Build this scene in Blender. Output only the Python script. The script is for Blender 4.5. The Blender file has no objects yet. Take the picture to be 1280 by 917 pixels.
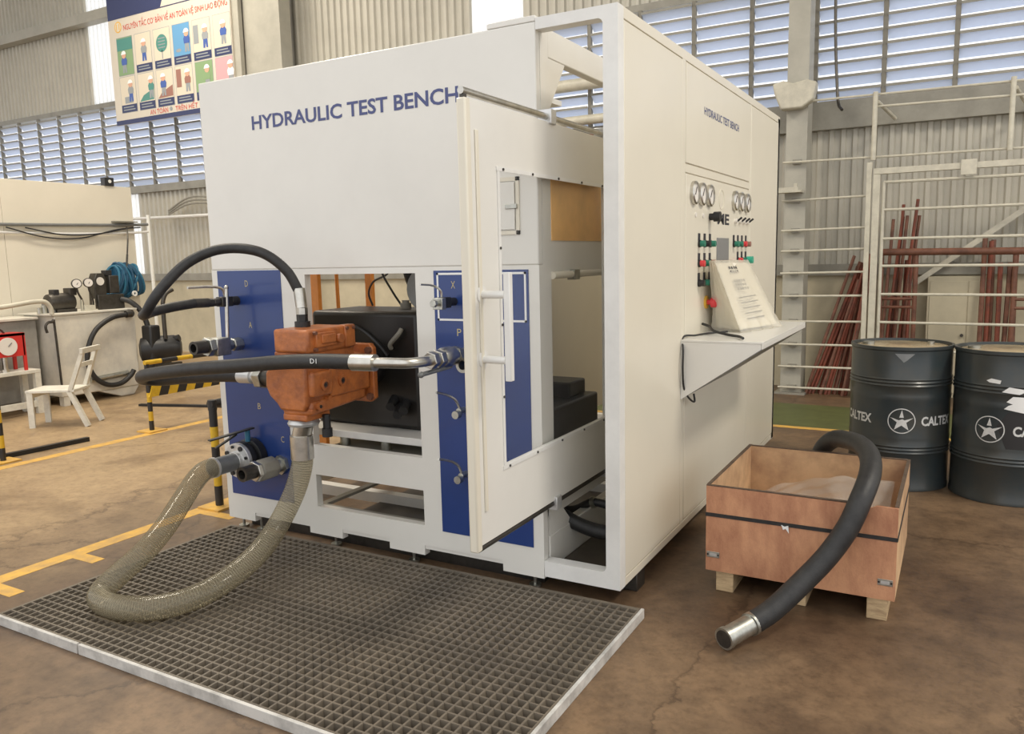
import bpy, bmesh, math, random
from mathutils import Vector, Matrix

random.seed(7)
S = bpy.context.scene
COL = S.collection
PI = math.pi

# ------------------------------------------------------------------ camera
cam_d = bpy.data.cameras.new('camera')
cam_d.sensor_fit = 'HORIZONTAL'
cam_d.sensor_width = 36.0
cam_d.lens = 991.384 / 1280 * 36
cam_d.clip_end = 200
cam = bpy.data.objects.new('camera', cam_d)
COL.objects.link(cam)
yaw, pitch, roll = 0.513925, 0.138164, -0.022854
fw = Vector((-math.sin(yaw) * math.cos(pitch), math.cos(yaw) * math.cos(pitch), -math.sin(pitch)))
rt = Vector((math.cos(yaw), math.sin(yaw), 0))
up = rt.cross(fw)
r2 = math.cos(roll) * rt + math.sin(roll) * up
u2 = -math.sin(roll) * rt + math.cos(roll) * up
cam.matrix_world = Matrix(((r2.x, u2.x, -fw.x, 1.16839), (r2.y, u2.y, -fw.y, -2.9402),
                           (r2.z, u2.z, -fw.z, 1.46819), (0, 0, 0, 1)))
S.camera = cam

# ------------------------------------------------------------------ world, lights, exposure
S.view_settings.view_transform = 'Standard'
S.view_settings.look = 'None'
S.view_settings.gamma = 1.0
S.view_settings.use_curve_mapping = False
S.view_settings.exposure = 0.0
W = bpy.data.worlds.new('overcast_sky')
S.world = W
W.use_nodes = True
bg = W.node_tree.nodes['Background']
bg.inputs[0].default_value = (0.985, 0.985, 0.985, 1)
bg.inputs[1].default_value = 1.3


def area(name, loc, size, size_y, power, col, rot=(0, 0, 0)):
    d = bpy.data.lights.new(name, 'AREA')
    d.shape = 'RECTANGLE'
    d.size, d.size_y, d.energy, d.color = size, size_y, power, col
    o = bpy.data.objects.new(name, d)
    COL.objects.link(o)
    o.location, o.rotation_euler = loc, rot
    return o


# added area lights under the roof, brightening the aisle and throwing shadows leftwards
area('added_light', (-5.0, 0.8, 6.9), 1.2, 3.0, 330, (1.0, 0.9, 0.74))
area('added_light', (4.6, 1.2, 6.6), 1.0, 2.4, 340, (1.0, 0.92, 0.80))
area('added_light', (-8.5, 3.5, 6.9), 1.2, 3.0, 200, (1.0, 0.9, 0.74))

# ------------------------------------------------------------------ materials
MATS = {}


def mat(name, col, rough=0.5, metal=0.0, var=0.0, vscale=6.0, dark=None, bump=0.0, bscale=60.0, trans=0.0, coat=0.0,
        spec=0.5, stretch=None):
    m = bpy.data.materials.new(name)
    m.use_nodes = True
    nt = m.node_tree
    b = nt.nodes['Principled BSDF']
    b.inputs['Base Color'].default_value = (*col, 1)
    b.inputs['Roughness'].default_value = rough
    b.inputs['Metallic'].default_value = metal
    b.inputs['Transmission Weight'].default_value = trans
    b.inputs['Coat Weight'].default_value = coat
    b.inputs['Specular IOR Level'].default_value = spec
    if var > 0 or bump > 0:
        tc = nt.nodes.new('ShaderNodeTexCoord')
        src = tc.outputs['Object']
        if stretch:
            mp = nt.nodes.new('ShaderNodeMapping')
            mp.inputs['Scale'].default_value = stretch
            nt.links.new(src, mp.inputs[0])
            src = mp.outputs[0]
    if var > 0:
        n = nt.nodes.new('ShaderNodeTexNoise')
        n.inputs['Scale'].default_value = vscale
        n.inputs['Detail'].default_value = 6
        n.inputs['Roughness'].default_value = 0.65
        nt.links.new(src, n.inputs['Vector'])
        r = nt.nodes.new('ShaderNodeValToRGB')
        r.color_ramp.elements[0].position = 0.32
        r.color_ramp.elements[1].position = 0.62
        dk = dark or tuple(c * (1 - var) for c in col)
        r.color_ramp.elements[0].color = (*dk, 1)
        r.color_ramp.elements[1].color = (*col, 1)
        nt.links.new(n.outputs['Fac'], r.inputs[0])
        nt.links.new(r.outputs[0], b.inputs['Base Color'])
    if bump > 0:
        n2 = nt.nodes.new('ShaderNodeTexNoise')
        n2.inputs['Scale'].default_value = bscale
        n2.inputs['Detail'].default_value = 4
        nt.links.new(src, n2.inputs['Vector'])
        bp = nt.nodes.new('ShaderNodeBump')
        bp.inputs['Strength'].default_value = bump
        bp.inputs['Distance'].default_value = 0.01
        nt.links.new(n2.outputs['Fac'], bp.inputs['Height'])
        nt.links.new(bp.outputs[0], b.inputs['Normal'])
    MATS[name] = m
    return m


def sheer(name, col, fac, rough=0.1, tint=(1, 1, 1), translucent=False):
    """thin see-through sheet: transparent mixed with a glossy or translucent surface"""
    m = bpy.data.materials.new(name)
    m.use_nodes = True
    nt = m.node_tree
    out = nt.nodes['Material Output']
    b = nt.nodes['Principled BSDF']
    b.inputs['Base Color'].default_value = (*col, 1)
    b.inputs['Roughness'].default_value = rough
    t = nt.nodes.new('ShaderNodeBsdfTransparent')
    t.inputs[0].default_value = (*tint, 1)
    mx = nt.nodes.new('ShaderNodeMixShader')
    mx.inputs[0].default_value = fac
    nt.links.new(t.outputs[0], mx.inputs[1])
    if translucent:
        tl = nt.nodes.new('ShaderNodeBsdfTranslucent')
        tl.inputs[0].default_value = (*col, 1)
        df = nt.nodes.new('ShaderNodeBsdfDiffuse')
        df.inputs[0].default_value = (*col, 1)
        m2 = nt.nodes.new('ShaderNodeMixShader')
        m2.inputs[0].default_value = 0.6
        nt.links.new(df.outputs[0], m2.inputs[1])
        nt.links.new(tl.outputs[0], m2.inputs[2])
        nt.links.new(m2.outputs[0], mx.inputs[2])
    else:
        nt.links.new(b.outputs[0], mx.inputs[2])
    nt.links.new(mx.outputs[0], out.inputs[0])
    MATS[name] = m
    return m


mat('white_paint', (0.765, 0.745, 0.69), 0.32, var=0.05, vscale=2.5, coat=0.15)
mat('white_edge', (0.78, 0.77, 0.735), 0.35, var=0.08, vscale=9)
mat('cream_paint', (0.755, 0.705, 0.585), 0.36, var=0.04, vscale=2.0, coat=0.1)
mat('blue_paint', (0.018, 0.048, 0.20), 0.33, var=0.12, vscale=3, coat=0.2)
mat('blue_letters', (0.065, 0.08, 0.21), 0.4)
mat('black_letters', (0.02, 0.02, 0.03), 0.5)
mat('white_print', (0.85, 0.85, 0.83), 0.5)
mat('gold_print', (0.5, 0.42, 0.22), 0.5)
mat('steel', (0.62, 0.60, 0.55), 0.28, 1.0, var=0.25, vscale=20)
mat('zinc', (0.55, 0.55, 0.50), 0.38, 1.0, var=0.3, vscale=30)
mat('dark_steel', (0.10, 0.092, 0.082), 0.42, 0.8, var=0.35, vscale=15)
mat('black_metal', (0.018, 0.018, 0.019), 0.42, 0.0, var=0.3, vscale=10, bump=0.1)
mat('black_box_paint', (0.010, 0.009, 0.008), 0.38, var=0.5, vscale=5, dark=(0.022, 0.019, 0.016))
mat('rubber', (0.015, 0.0145, 0.015), 0.5, var=0.35, vscale=25, dark=(0.028, 0.027, 0.026), bump=0.15, bscale=200)
mat('orange_paint', (0.53, 0.165, 0.04), 0.38, var=0.35, vscale=14, dark=(0.29, 0.085, 0.028), bump=0.25, bscale=45, coat=0.1)
mat('orange_post', (0.62, 0.22, 0.03), 0.5, var=0.25, vscale=8)
mat('orange_sheet', (0.95, 0.55, 0.19), 0.35, var=0.2, vscale=6)
mat('copper_paint', (0.21, 0.085, 0.05), 0.55, var=0.5, vscale=10)
mat('grating_resin', (0.185, 0.152, 0.112), 0.40, var=0.5, vscale=3.5, dark=(0.095, 0.080, 0.062))
mat('tray_dark', (0.075, 0.06, 0.044), 0.5, var=0.4, vscale=5)
mat('rim_white', (0.62, 0.60, 0.56), 0.5, var=0.45, vscale=10)
mat('plywood', (0.62, 0.315, 0.17), 0.6, var=0.5, vscale=2.6, dark=(0.36, 0.15, 0.08), bump=0.2, stretch=(3, 1, 1.2))
mat('plywood_inner', (0.68, 0.45, 0.25), 0.65, var=0.5, vscale=4, dark=(0.36, 0.21, 0.12))
mat('raw_wood', (0.60, 0.44, 0.25), 0.7, var=0.45, vscale=9, dark=(0.33, 0.22, 0.12), bump=0.3, stretch=(1, 1, 6))
mat('plywood_edge', (0.13, 0.085, 0.055), 0.7, var=0.5, vscale=20)
mat('drum_paint', (0.030, 0.040, 0.044), 0.34, var=0.4, vscale=4, dark=(0.055, 0.053, 0.044), coat=0.1)
mat('drum_top', (0.62, 0.48, 0.28), 0.22, 0.3, var=0.45, vscale=6)
mat('drum_print', (0.72, 0.72, 0.70), 0.5, var=0.2, vscale=40)
mat('corrugated', (0.50, 0.475, 0.405), 0.45, var=0.12, vscale=2)
mat('concrete_dado', (0.56, 0.50, 0.36), 0.8, var=0.22, vscale=2.2)
mat('wall_steel', (0.30, 0.285, 0.24), 0.5, var=0.25, vscale=4)
mat('column_paint', (0.44, 0.42, 0.355), 0.5, var=0.18, vscale=3)
mat('mullion', (0.20, 0.185, 0.15), 0.5)
mat('cage_paint', (0.60, 0.565, 0.46), 0.45, var=0.2, vscale=12)
mat('red_scaffold', (0.27, 0.062, 0.03), 0.55, var=0.45, vscale=7, dark=(0.12, 0.045, 0.03))
mat('booth_paint', (0.78, 0.725, 0.60), 0.6, var=0.07, vscale=1.2)
mat('tank_paint', (0.74, 0.70, 0.60), 0.45, var=0.2, vscale=3, dark=(0.52, 0.50, 0.45))
mat('grey_tank', (0.36, 0.345, 0.31), 0.45, var=0.35, vscale=3)
mat('white_wood', (0.72, 0.69, 0.60), 0.6, var=0.2, vscale=12)
mat('red_enamel', (0.62, 0.035, 0.03), 0.35, var=0.1, vscale=8)
mat('yellow_paint', (0.72, 0.46, 0.03), 0.45, var=0.2, vscale=14)
mat('black_paint', (0.022, 0.021, 0.022), 0.45)
mat('blue_hose', (0.012, 0.085, 0.17), 0.45, var=0.3, vscale=40)
mat('blue_light_hose', (0.025, 0.15, 0.25), 0.45)
mat('floor_yellow', (0.72, 0.42, 0.07), 0.6, var=0.45, vscale=9, dark=(0.46, 0.28, 0.10))
mat('floor_green', (0.10, 0.115, 0.035), 0.5, var=0.3, vscale=5)
mat('poster_paper', (0.66, 0.60, 0.50), 0.5, var=0.05, vscale=2)
mat('poster_navy', (0.035, 0.045, 0.12), 0.5)
mat('poster_red', (0.62, 0.07, 0.05), 0.5)
mat('poster_sky', (0.13, 0.33, 0.56), 0.5)
mat('poster_green', (0.24, 0.36, 0.18), 0.5)
mat('poster_teal', (0.08, 0.26, 0.22), 0.5)
mat('poster_cream', (0.70, 0.625, 0.49), 0.5)
mat('poster_pink', (0.66, 0.36, 0.38), 0.5)
mat('poster_brown', (0.33, 0.16, 0.12), 0.5)
mat('poster_grey', (0.30, 0.32, 0.33), 0.5)
mat('poster_skin', (0.68, 0.38, 0.26), 0.5)
mat('poster_blue', (0.06, 0.12, 0.38), 0.5)
mat('poster_amber', (0.80, 0.45, 0.05), 0.5)
mat('poster_white', (0.88, 0.88, 0.86), 0.5)
mat('dial_face', (0.78, 0.74, 0.68), 0.4)
mat('btn_green', (0.02, 0.20, 0.13), 0.35)
mat('btn_bright_green', (0.05, 0.45, 0.30), 0.3)
mat('btn_red', (0.70, 0.05, 0.06), 0.35)
mat('btn_yellow', (0.72, 0.42, 0.05), 0.4)
mat('screen_grey', (0.23, 0.23, 0.23), 0.3)
mat('roof_sheet', (0.42, 0.41, 0.38), 0.6)
mat('aluminium', (0.68, 0.68, 0.67), 0.36, 0.6, var=0.15, vscale=12)
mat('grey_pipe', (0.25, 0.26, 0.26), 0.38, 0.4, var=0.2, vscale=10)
mat('lamp_white', (0.8, 0.8, 0.75), 0.4)
mat('paper_board', (0.85, 0.80, 0.68), 0.5, var=0.06, vscale=8)
sheer('door_pane', (0.45, 0.47, 0.50), 0.035, 0.04, (0.985, 0.985, 0.98))
sheer('clear_pvc', (0.34, 0.30, 0.22), 0.34, 0.07, (0.88, 0.84, 0.73))
sheer('poly_bag', (0.80, 0.78, 0.72), 0.30, 0.06, (0.97, 0.96, 0.92))
sheer('wrap_film', (0.86, 0.82, 0.72), 0.42, 0.2, (0.97, 0.96, 0.92))
sheer('skylight_sheet', (0.92, 0.93, 0.92), 0.35, 0.5, (1, 1, 1), translucent=True)
sheer('louver_slat', (0.82, 0.865, 0.95), 1.0, 0.4, (1, 1, 1), translucent=True)


def floor_material():
    m = bpy.data.materials.new('workshop_floor')
    m.use_nodes = True
    nt = m.node_tree
    N, Lk = nt.nodes.new, nt.links.new
    b = nt.nodes['Principled BSDF']
    tc = N('ShaderNodeTexCoord')
    n1 = N('ShaderNodeTexNoise'); n1.inputs['Scale'].default_value = 0.55; n1.inputs['Detail'].default_value = 8; n1.inputs['Roughness'].default_value = 0.6
    n2 = N('ShaderNodeTexNoise'); n2.inputs['Scale'].default_value = 6; n2.inputs['Detail'].default_value = 8; n2.inputs['Roughness'].default_value = 0.7
    n3 = N('ShaderNodeTexNoise'); n3.inputs['Scale'].default_value = 2.2; n3.inputs['Detail'].default_value = 5
    for n in (n1, n2, n3): Lk(tc.outputs['Object'], n.inputs['Vector'])
    r1 = N('ShaderNodeValToRGB')
    r1.color_ramp.elements[0].position = 0.34; r1.color_ramp.elements[0].color = (0.118, 0.074, 0.044, 1)
    r1.color_ramp.elements[1].position = 0.66; r1.color_ramp.elements[1].color = (0.245, 0.158, 0.088, 1)
    Lk(n1.outputs['Fac'], r1.inputs[0])
    r2_ = N('ShaderNodeValToRGB')
    r2_.color_ramp.elements[0].position = 0.36; r2_.color_ramp.elements[0].color = (0.50, 0.48, 0.47, 1)
    r2_.color_ramp.elements[1].position = 0.60; r2_.color_ramp.elements[1].color = (1.05, 1.03, 1.0, 1)
    Lk(n2.outputs['Fac'], r2_.inputs[0])
    mx = N('ShaderNodeMix'); mx.data_type = 'RGBA'; mx.blend_type = 'MULTIPLY'; mx.inputs['Factor'].default_value = 0.75
    Lk(r1.outputs[0], mx.inputs[6]); Lk(r2_.outputs[0], mx.inputs[7])
    # yellowish aisle concrete beyond the painted line, daylight sheen painted in as lighter colour
    sx = N('ShaderNodeSeparateXYZ'); Lk(tc.outputs['Object'], sx.inputs[0])
    mr = N('ShaderNodeMapRange'); mr.inputs['From Min'].default_value = -1.6; mr.inputs['From Max'].default_value = -3.0
    ad = N('ShaderNodeMath'); ad.operation = 'ADD'
    sc = N('ShaderNodeMath'); sc.operation = 'MULTIPLY'; sc.inputs[1].default_value = 1.6
    Lk(n3.outputs['Fac'], sc.inputs[0]); Lk(sx.outputs['X'], ad.inputs[0]); Lk(sc.outputs[0], ad.inputs[1])
    Lk(ad.outputs[0], mr.inputs['Value'])
    r3 = N('ShaderNodeValToRGB')
    r3.color_ramp.elements[0].position = 0.3; r3.color_ramp.elements[0].color = (0.33, 0.225, 0.125, 1)
    r3.color_ramp.elements[1].position = 0.7; r3.color_ramp.elements[1].color = (0.46, 0.325, 0.18, 1)
    Lk(n2.outputs['Fac'], r3.inputs[0])
    mx2 = N('ShaderNodeMix'); mx2.data_type = 'RGBA'
    Lk(mr.outputs['Result'], mx2.inputs['Factor']); Lk(mx.outputs[2], mx2.inputs[6]); Lk(r3.outputs[0], mx2.inputs[7])
    # long thin cracks
    v = N('ShaderNodeTexVoronoi'); v.feature = 'DISTANCE_TO_EDGE'; v.inputs['Scale'].default_value = 0.42
    wv = N('ShaderNodeVectorMath'); wv.operation = 'MULTIPLY_ADD'; wv.inputs[1].default_value = (0.25, 0.25, 0.25)
    Lk(n2.outputs['Color'], wv.inputs[0]); Lk(tc.outputs['Object'], wv.inputs[2]); Lk(wv.outputs[0], v.inputs['Vector'])
    rc = N('ShaderNodeValToRGB'); rc.color_ramp.elements[0].color = (0.45, 0.42, 0.4, 1); rc.color_ramp.elements[1].position = 0.006
    rc.color_ramp.elements[1].color = (1, 1, 1, 1); Lk(v.outputs['Distance'], rc.inputs[0])
    mx3 = N('ShaderNodeMix'); mx3.data_type = 'RGBA'; mx3.blend_type = 'MULTIPLY'; mx3.inputs['Factor'].default_value = 0.8
    Lk(mx2.outputs[2], mx3.inputs[6]); Lk(rc.outputs[0], mx3.inputs[7])
    Lk(mx3.outputs[2], b.inputs['Base Color'])
    rr = N('ShaderNodeMapRange'); rr.inputs['To Min'].default_value = 0.30; rr.inputs['To Max'].default_value = 0.60
    Lk(n3.outputs['Fac'], rr.inputs['Value']); Lk(rr.outputs[0], b.inputs['Roughness'])
    n4 = N('ShaderNodeTexNoise'); n4.inputs['Scale'].default_value = 22; n4.inputs['Detail'].default_value = 9; n4.inputs['Roughness'].default_value = 0.75
    Lk(tc.outputs['Object'], n4.inputs['Vector'])
    r4 = N('ShaderNodeValToRGB')
    r4.color_ramp.elements[0].position = 0.35; r4.color_ramp.elements[0].color = (0.55, 0.52, 0.50, 1)
    r4.color_ramp.elements[1].position = 0.52; r4.color_ramp.elements[1].color = (1, 1, 1, 1)
    Lk(n4.outputs['Fac'], r4.inputs[0])
    n5 = N('ShaderNodeTexNoise'); n5.inputs['Scale'].default_value = 1.3; n5.inputs['Detail'].default_value = 7; n5.inputs['Distortion'].default_value = 0.6
    Lk(tc.outputs['Object'], n5.inputs['Vector'])
    r5_ = N('ShaderNodeValToRGB')
    r5_.color_ramp.elements[0].position = 0.38; r5_.color_ramp.elements[0].color = (0.60, 0.57, 0.56, 1)
    r5_.color_ramp.elements[1].position = 0.50; r5_.color_ramp.elements[1].color = (1, 1, 1, 1)
    Lk(n5.outputs['Fac'], r5_.inputs[0])
    mx4 = N('ShaderNodeMix'); mx4.data_type = 'RGBA'; mx4.blend_type = 'MULTIPLY'; mx4.inputs['Factor'].default_value = 0.6
    Lk(mx3.outputs[2], mx4.inputs[6]); Lk(r4.outputs[0], mx4.inputs[7])
    mx5 = N('ShaderNodeMix'); mx5.data_type = 'RGBA'; mx5.blend_type = 'MULTIPLY'; mx5.inputs['Factor'].default_value = 0.8
    Lk(mx4.outputs[2], mx5.inputs[6]); Lk(r5_.outputs[0], mx5.inputs[7])
    Lk(mx5.outputs[2], b.inputs['Base Color'])
    bp = N('ShaderNodeBump'); bp.inputs['Strength'].default_value = 0.12; bp.inputs['Distance'].default_value = 0.01
    Lk(n2.outputs['Fac'], bp.inputs['Height']); Lk(bp.outputs[0], b.inputs['Normal'])
    MATS['workshop_floor'] = m


floor_material()

# ------------------------------------------------------------------ mesh helpers
ORI = {}


class MB:
    def __init__(self):
        self.v, self.f = [], []

    def add(self, vs, fs):
        o = len(self.v)
        self.v += [tuple(p) for p in vs]
        self.f += [[i + o for i in f] for f in fs]
        return self

    def box(self, a, b):
        x0, x1 = sorted((a[0], b[0])); y0, y1 = sorted((a[1], b[1])); z0, z1 = sorted((a[2], b[2]))
        return self.add([(x0, y0, z0), (x1, y0, z0), (x1, y1, z0), (x0, y1, z0), (x0, y0, z1), (x1, y0, z1), (x1, y1, z1), (x0, y1, z1)],
                        [(0, 3, 2, 1), (4, 5, 6, 7), (0, 1, 5, 4), (1, 2, 6, 5), (2, 3, 7, 6), (3, 0, 4, 7)])

    def cyl(self, p0, p1, r, n=16, r1=None, cap=True, phase=0.0):
        p0, p1 = Vector(p0), Vector(p1)
        r1 = r if r1 is None else r1
        d = (p1 - p0).normalized()
        a = d.orthogonal().normalized(); b = d.cross(a)
        vs = []
        for p, rr in ((p0, r), (p1, r1)):
            for i in range(n):
                t = 2 * PI * i / n + phase
                vs.append(p + (a * math.cos(t) + b * math.sin(t)) * rr)
        fs = [(i, (i + 1) % n, n + (i + 1) % n, n + i) for i in range(n)]
        if cap: fs += [tuple(range(n))[::-1], tuple(range(n, 2 * n))]
        return self.add(vs, fs)

    def prism(self, poly, axis, a, b):
        """poly in the two other axes (cyclic order kept), extruded along axis from a to b"""
        def pt(u, v, w):
            return {'x': (w, u, v), 'y': (u, w, v), 'z': (u, v, w)}[axis]
        n = len(poly)
        vs = [pt(u, v, a) for u, v in poly] + [pt(u, v, b) for u, v in poly]
        fs = [tuple(range(n)), tuple(range(n, 2 * n))[::-1]] + [(i, n + i, n + (i + 1) % n, (i + 1) % n) for i in range(n)]
        return self.add(vs, fs)

    def tube(self, pts, r, n=12, res=6, cap=True, r_end=None):
        P = spline(pts, res)
        fr = frames(P)
        vs, fs = [], []
        m = len(P)
        for k, (p, (a, b)) in enumerate(zip(P, fr)):
            rr = r if r_end is None else r + (r_end - r) * k / (m - 1)
            for i in range(n):
                t = 2 * PI * i / n
                vs.append(p + (a * math.cos(t) + b * math.sin(t)) * rr)
        for k in range(m - 1):
            for i in range(n):
                fs.append((k * n + i, k * n + (i + 1) % n, (k + 1) * n + (i + 1) % n, (k + 1) * n + i))
        if cap: fs += [tuple(range(n))[::-1], tuple(range((m - 1) * n, m * n))]
        return self.add(vs, fs)

    def lathe(self, prof, c, axis=(0, 0, 1), n=32, cap=True):
        ax = Vector(axis).normalized(); a = ax.orthogonal().normalized(); b = ax.cross(a); c = Vector(c)
        vs, fs = [], []
        for r, h in prof:
            for i in range(n):
                t = 2 * PI * i / n
                vs.append(c + ax * h + (a * math.cos(t) + b * math.sin(t)) * r)
        for k in range(len(prof) - 1):
            for i in range(n):
                fs.append((k * n + i, k * n + (i + 1) % n, (k + 1) * n + (i + 1) % n, (k + 1) * n + i))
        if cap:
            fs += [tuple(range(n))[::-1], tuple(range((len(prof) - 1) * n, len(prof) * n))]
        return self.add(vs, fs)

    def ring(self, c, axis, ro, ri, h, n=24):
        return self.lathe([(ri, 0), (ro, 0), (ro, h), (ri, h), (ri, 0)], c, axis, n, cap=False)

    def bar(self, p0, p1, w, h, upv=(0, 0, 1)):
        p0, p1 = Vector(p0), Vector(p1)
        d = (p1 - p0).normalized(); s = d.cross(Vector(upv))
        if s.length < 1e-4: s = d.orthogonal()
        s.normalize(); u = s.cross(d).normalized()
        vs = []
        for p in (p0, p1):
            for i, j in ((-1, -1), (1, -1), (1, 1), (-1, 1)):
                vs.append(p + s * (i * w / 2) + u * (j * h / 2))
        return self.add(vs, [(0, 3, 2, 1), (4, 5, 6, 7), (0, 1, 5, 4), (1, 2, 6, 5), (2, 3, 7, 6), (3, 0, 4, 7)])

    def sphere(self, c, r, n=14, m=8, sc=(1, 1, 1)):
        prof = [(max(1e-4, r * math.sin(PI * k / m)), -r * math.cos(PI * k / m)) for k in range(m + 1)]
        o = len(self.v)
        self.lathe(prof, (0, 0, 0), (0, 0, 1), n)
        for i in range(o, len(self.v)):
            x, y, z = self.v[i]
            self.v[i] = (c[0] + x * sc[0], c[1] + y * sc[1], c[2] + z * sc[2])
        return self

    def xf(self, fn):
        self.v = [tuple(fn(Vector(p))) for p in self.v]
        return self


def spline(pts, res=6):
    P = [Vector(p) for p in pts]
    if len(P) < 3 or res <= 1: return P
    out = []
    Q = [2 * P[0] - P[1]] + P + [2 * P[-1] - P[-2]]
    for i in range(1, len(Q) - 2):
        p0, p1, p2, p3 = Q[i - 1:i + 3]
        d = [max(1e-6, (b - a).length) ** 0.5 for a, b in ((p0, p1), (p1, p2), (p2, p3))]
        m1 = (p2 - p1) + d[1] * ((p1 - p0) / d[0] - (p2 - p0) / (d[0] + d[1]))
        m2 = (p2 - p1) + d[1] * ((p3 - p2) / d[2] - (p3 - p1) / (d[1] + d[2]))
        for k in range(res):
            t = k / res
            out.append((2 * t**3 - 3 * t**2 + 1) * p1 + (t**3 - 2 * t**2 + t) * m1 + (-2 * t**3 + 3 * t**2) * p2 + (t**3 - t**2) * m2)
    out.append(P[-1])
    return out


def frames(P):
    T = []
    for i in range(len(P)):
        a = P[max(0, i - 1)]; b = P[min(len(P) - 1, i + 1)]
        T.append((b - a).normalized())
    a = T[0].orthogonal().normalized()
    out = []
    for t in T:
        a = (a - t * a.dot(t)).normalized()
        out.append((a, t.cross(a)))
    return out


def mesh_of(name, mb, origin):
    me = bpy.data.meshes.new(name)
    o = Vector(origin)
    me.from_pydata([tuple(Vector(v) - o) for v in mb.v], [], mb.f)
    bm = bmesh.new(); bm.from_mesh(me)
    bmesh.ops.recalc_face_normals(bm, faces=bm.faces)
    bm.to_mesh(me); bm.free()
    me.polygons.foreach_set('use_smooth', [True] * len(me.polygons))
    me.set_sharp_from_angle(angle=math.radians(38))
    return me


def obj(name, mb, m, parent=None, bevel=0.0, label=None, cat=None, group=None, kind=None, seg=2, origin=None):
    if parent is None and origin is None:
        xs, ys, zs = zip(*mb.v)
        origin = ((min(xs) + max(xs)) / 2, (min(ys) + max(ys)) / 2, min(zs))
    elif parent is not None:
        origin = ORI[parent]
    me = mesh_of(name, mb, origin)
    me.materials.append(MATS[m])
    o = bpy.data.objects.new(name, me)
    COL.objects.link(o)
    if parent is None: o.location = origin
    else: o.parent = parent
    ORI[o] = Vector(origin)
    if bevel > 0:
        md = o.modifiers.new('bevel', 'BEVEL'); md.width = bevel; md.segments = seg; md.limit_method = 'ANGLE'
        md.angle_limit = math.radians(40)
    tag(o, label, cat, group, kind)
    return o


def tag(o, label=None, cat=None, group=None, kind=None):
    if label: o['label'] = label
    if cat: o['category'] = cat
    if group: o['group'] = group
    if kind: o['kind'] = kind
    return o


def thing(name, loc, label, cat=None, group=None, kind=None, rz=0.0):
    o = bpy.data.objects.new(name, None)
    o.empty_display_size = 0.1
    COL.objects.link(o)
    o.location = loc
    o.rotation_euler = (0, 0, rz)
    ORI[o] = Vector(loc) if rz == 0 and True else Vector((0, 0, 0))
    return tag(o, label, cat, group, kind)


def local_thing(name, loc, label, cat, rz=0.0, group=None):
    """an Empty whose parts are given in its own local coordinates"""
    o = thing(name, loc, label, cat, group, None, rz)
    ORI[o] = Vector((0, 0, 0))
    return o


def dup(o, parent=None):
    c = o.copy(); COL.objects.link(c)
    if parent is not None: c.parent = parent
    ORI[c] = ORI[o]
    for ch in list(o.children): dup(ch, c)
    return c


def share(o, offset, parent=None):
    """copy of one piece at an offset, sharing its mesh"""
    c = o.copy(); COL.objects.link(c)
    c.parent = parent if parent is not None else o.parent
    c.location = Vector(o.location) + Vector(offset)
    ORI[c] = ORI[o]
    return c


def text_mb(body, size=1.0, bold=0.0, depth=0.0):
    cu = bpy.data.curves.new('lettering', 'FONT')
    cu.body = body; cu.size = size; cu.offset = bold; cu.extrude = depth; cu.resolution_u = 3
    to = bpy.data.objects.new('lettering', cu)
    COL.objects.link(to)
    dg = bpy.context.evaluated_depsgraph_get()
    me = bpy.data.meshes.new_from_object(to.evaluated_get(dg))
    mb = MB()
    mb.v = [tuple(v.co) for v in me.vertices]
    mb.f = [list(p.vertices) for p in me.polygons]
    bpy.data.objects.remove(to); bpy.data.curves.remove(cu); bpy.data.meshes.remove(me)
    return mb


def fit(mb, o, right, upv, width, height=None):
    """lay a flat shape (xy) into 3D: lower left corner at o"""
    xs = [v[0] for v in mb.v]; ys = [v[1] for v in mb.v]; zs = [v[2] for v in mb.v]
    sx = width / (max(xs) - min(xs)); sy = sx if height is None else height / (max(ys) - min(ys))
    x0, y0 = min(xs), min(ys)
    R_, U_, O_ = Vector(right), Vector(upv), Vector(o)
    nrm = R_.cross(U_)
    return mb.xf(lambda p: O_ + R_ * ((p.x - x0) * sx) + U_ * ((p.y - y0) * sy) + nrm * (p.z))


def flat_poly(pts):
    mb = MB(); mb.add([(x, y, 0) for x, y in pts], [tuple(range(len(pts)))])
    return mb


def circle_pts(cx, cy, rx, ry=None, n=20, a0=0, a1=2 * PI):
    ry = rx if ry is None else ry
    return [(cx + rx * math.cos(a0 + (a1 - a0) * i / n), cy + ry * math.sin(a0 + (a1 - a0) * i / n)) for i in range(n)]


# ================================================================== SETTING
WY = 6.0
fl = obj('floor', MB().box((-26, -7, -0.2), (9, 8, 0.0)), 'workshop_floor', kind='structure', origin=(0, 0, 0),
         label='stained brown concrete workshop floor')
obj('painted_line', MB().box((-5.02, -3, 0.0), (-4.92, 5.2, 0.0012)), 'floor_yellow', fl, label='yellow line along the far aisle edge')
obj('painted_line', MB().box((-2.80, -3, 0.0), (-2.70, 5.2, 0.0012)), 'floor_yellow', fl, label='yellow line beside the test bench')
obj('painted_line', MB().box((-2.70, -1.10, 0.0), (-2.50, -1.03, 0.0012)), 'floor_yellow', fl, label='worn short yellow tick')
obj('painted_line', MB().box((-2.70, -0.68, 0.0), (-2.54, -0.61, 0.0012)), 'floor_yellow', fl, label='worn short yellow tick')
obj('painted_line', MB().box((-2.70, 0.10, 0.0), (-2.45, 0.17, 0.0012)), 'floor_yellow', fl, label='worn short yellow tick')
obj('painted_walkway', MB().box((-4.0, 3.92, 0.0), (6, 4.95, 0.0010)), 'floor_green', fl, label='dark green painted walkway strip')
obj('painted_line', MB().box((-4.0, 3.84, 0.0), (6, 3.92, 0.0012)), 'floor_yellow', fl, label='yellow line edging the green walkway')

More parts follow.
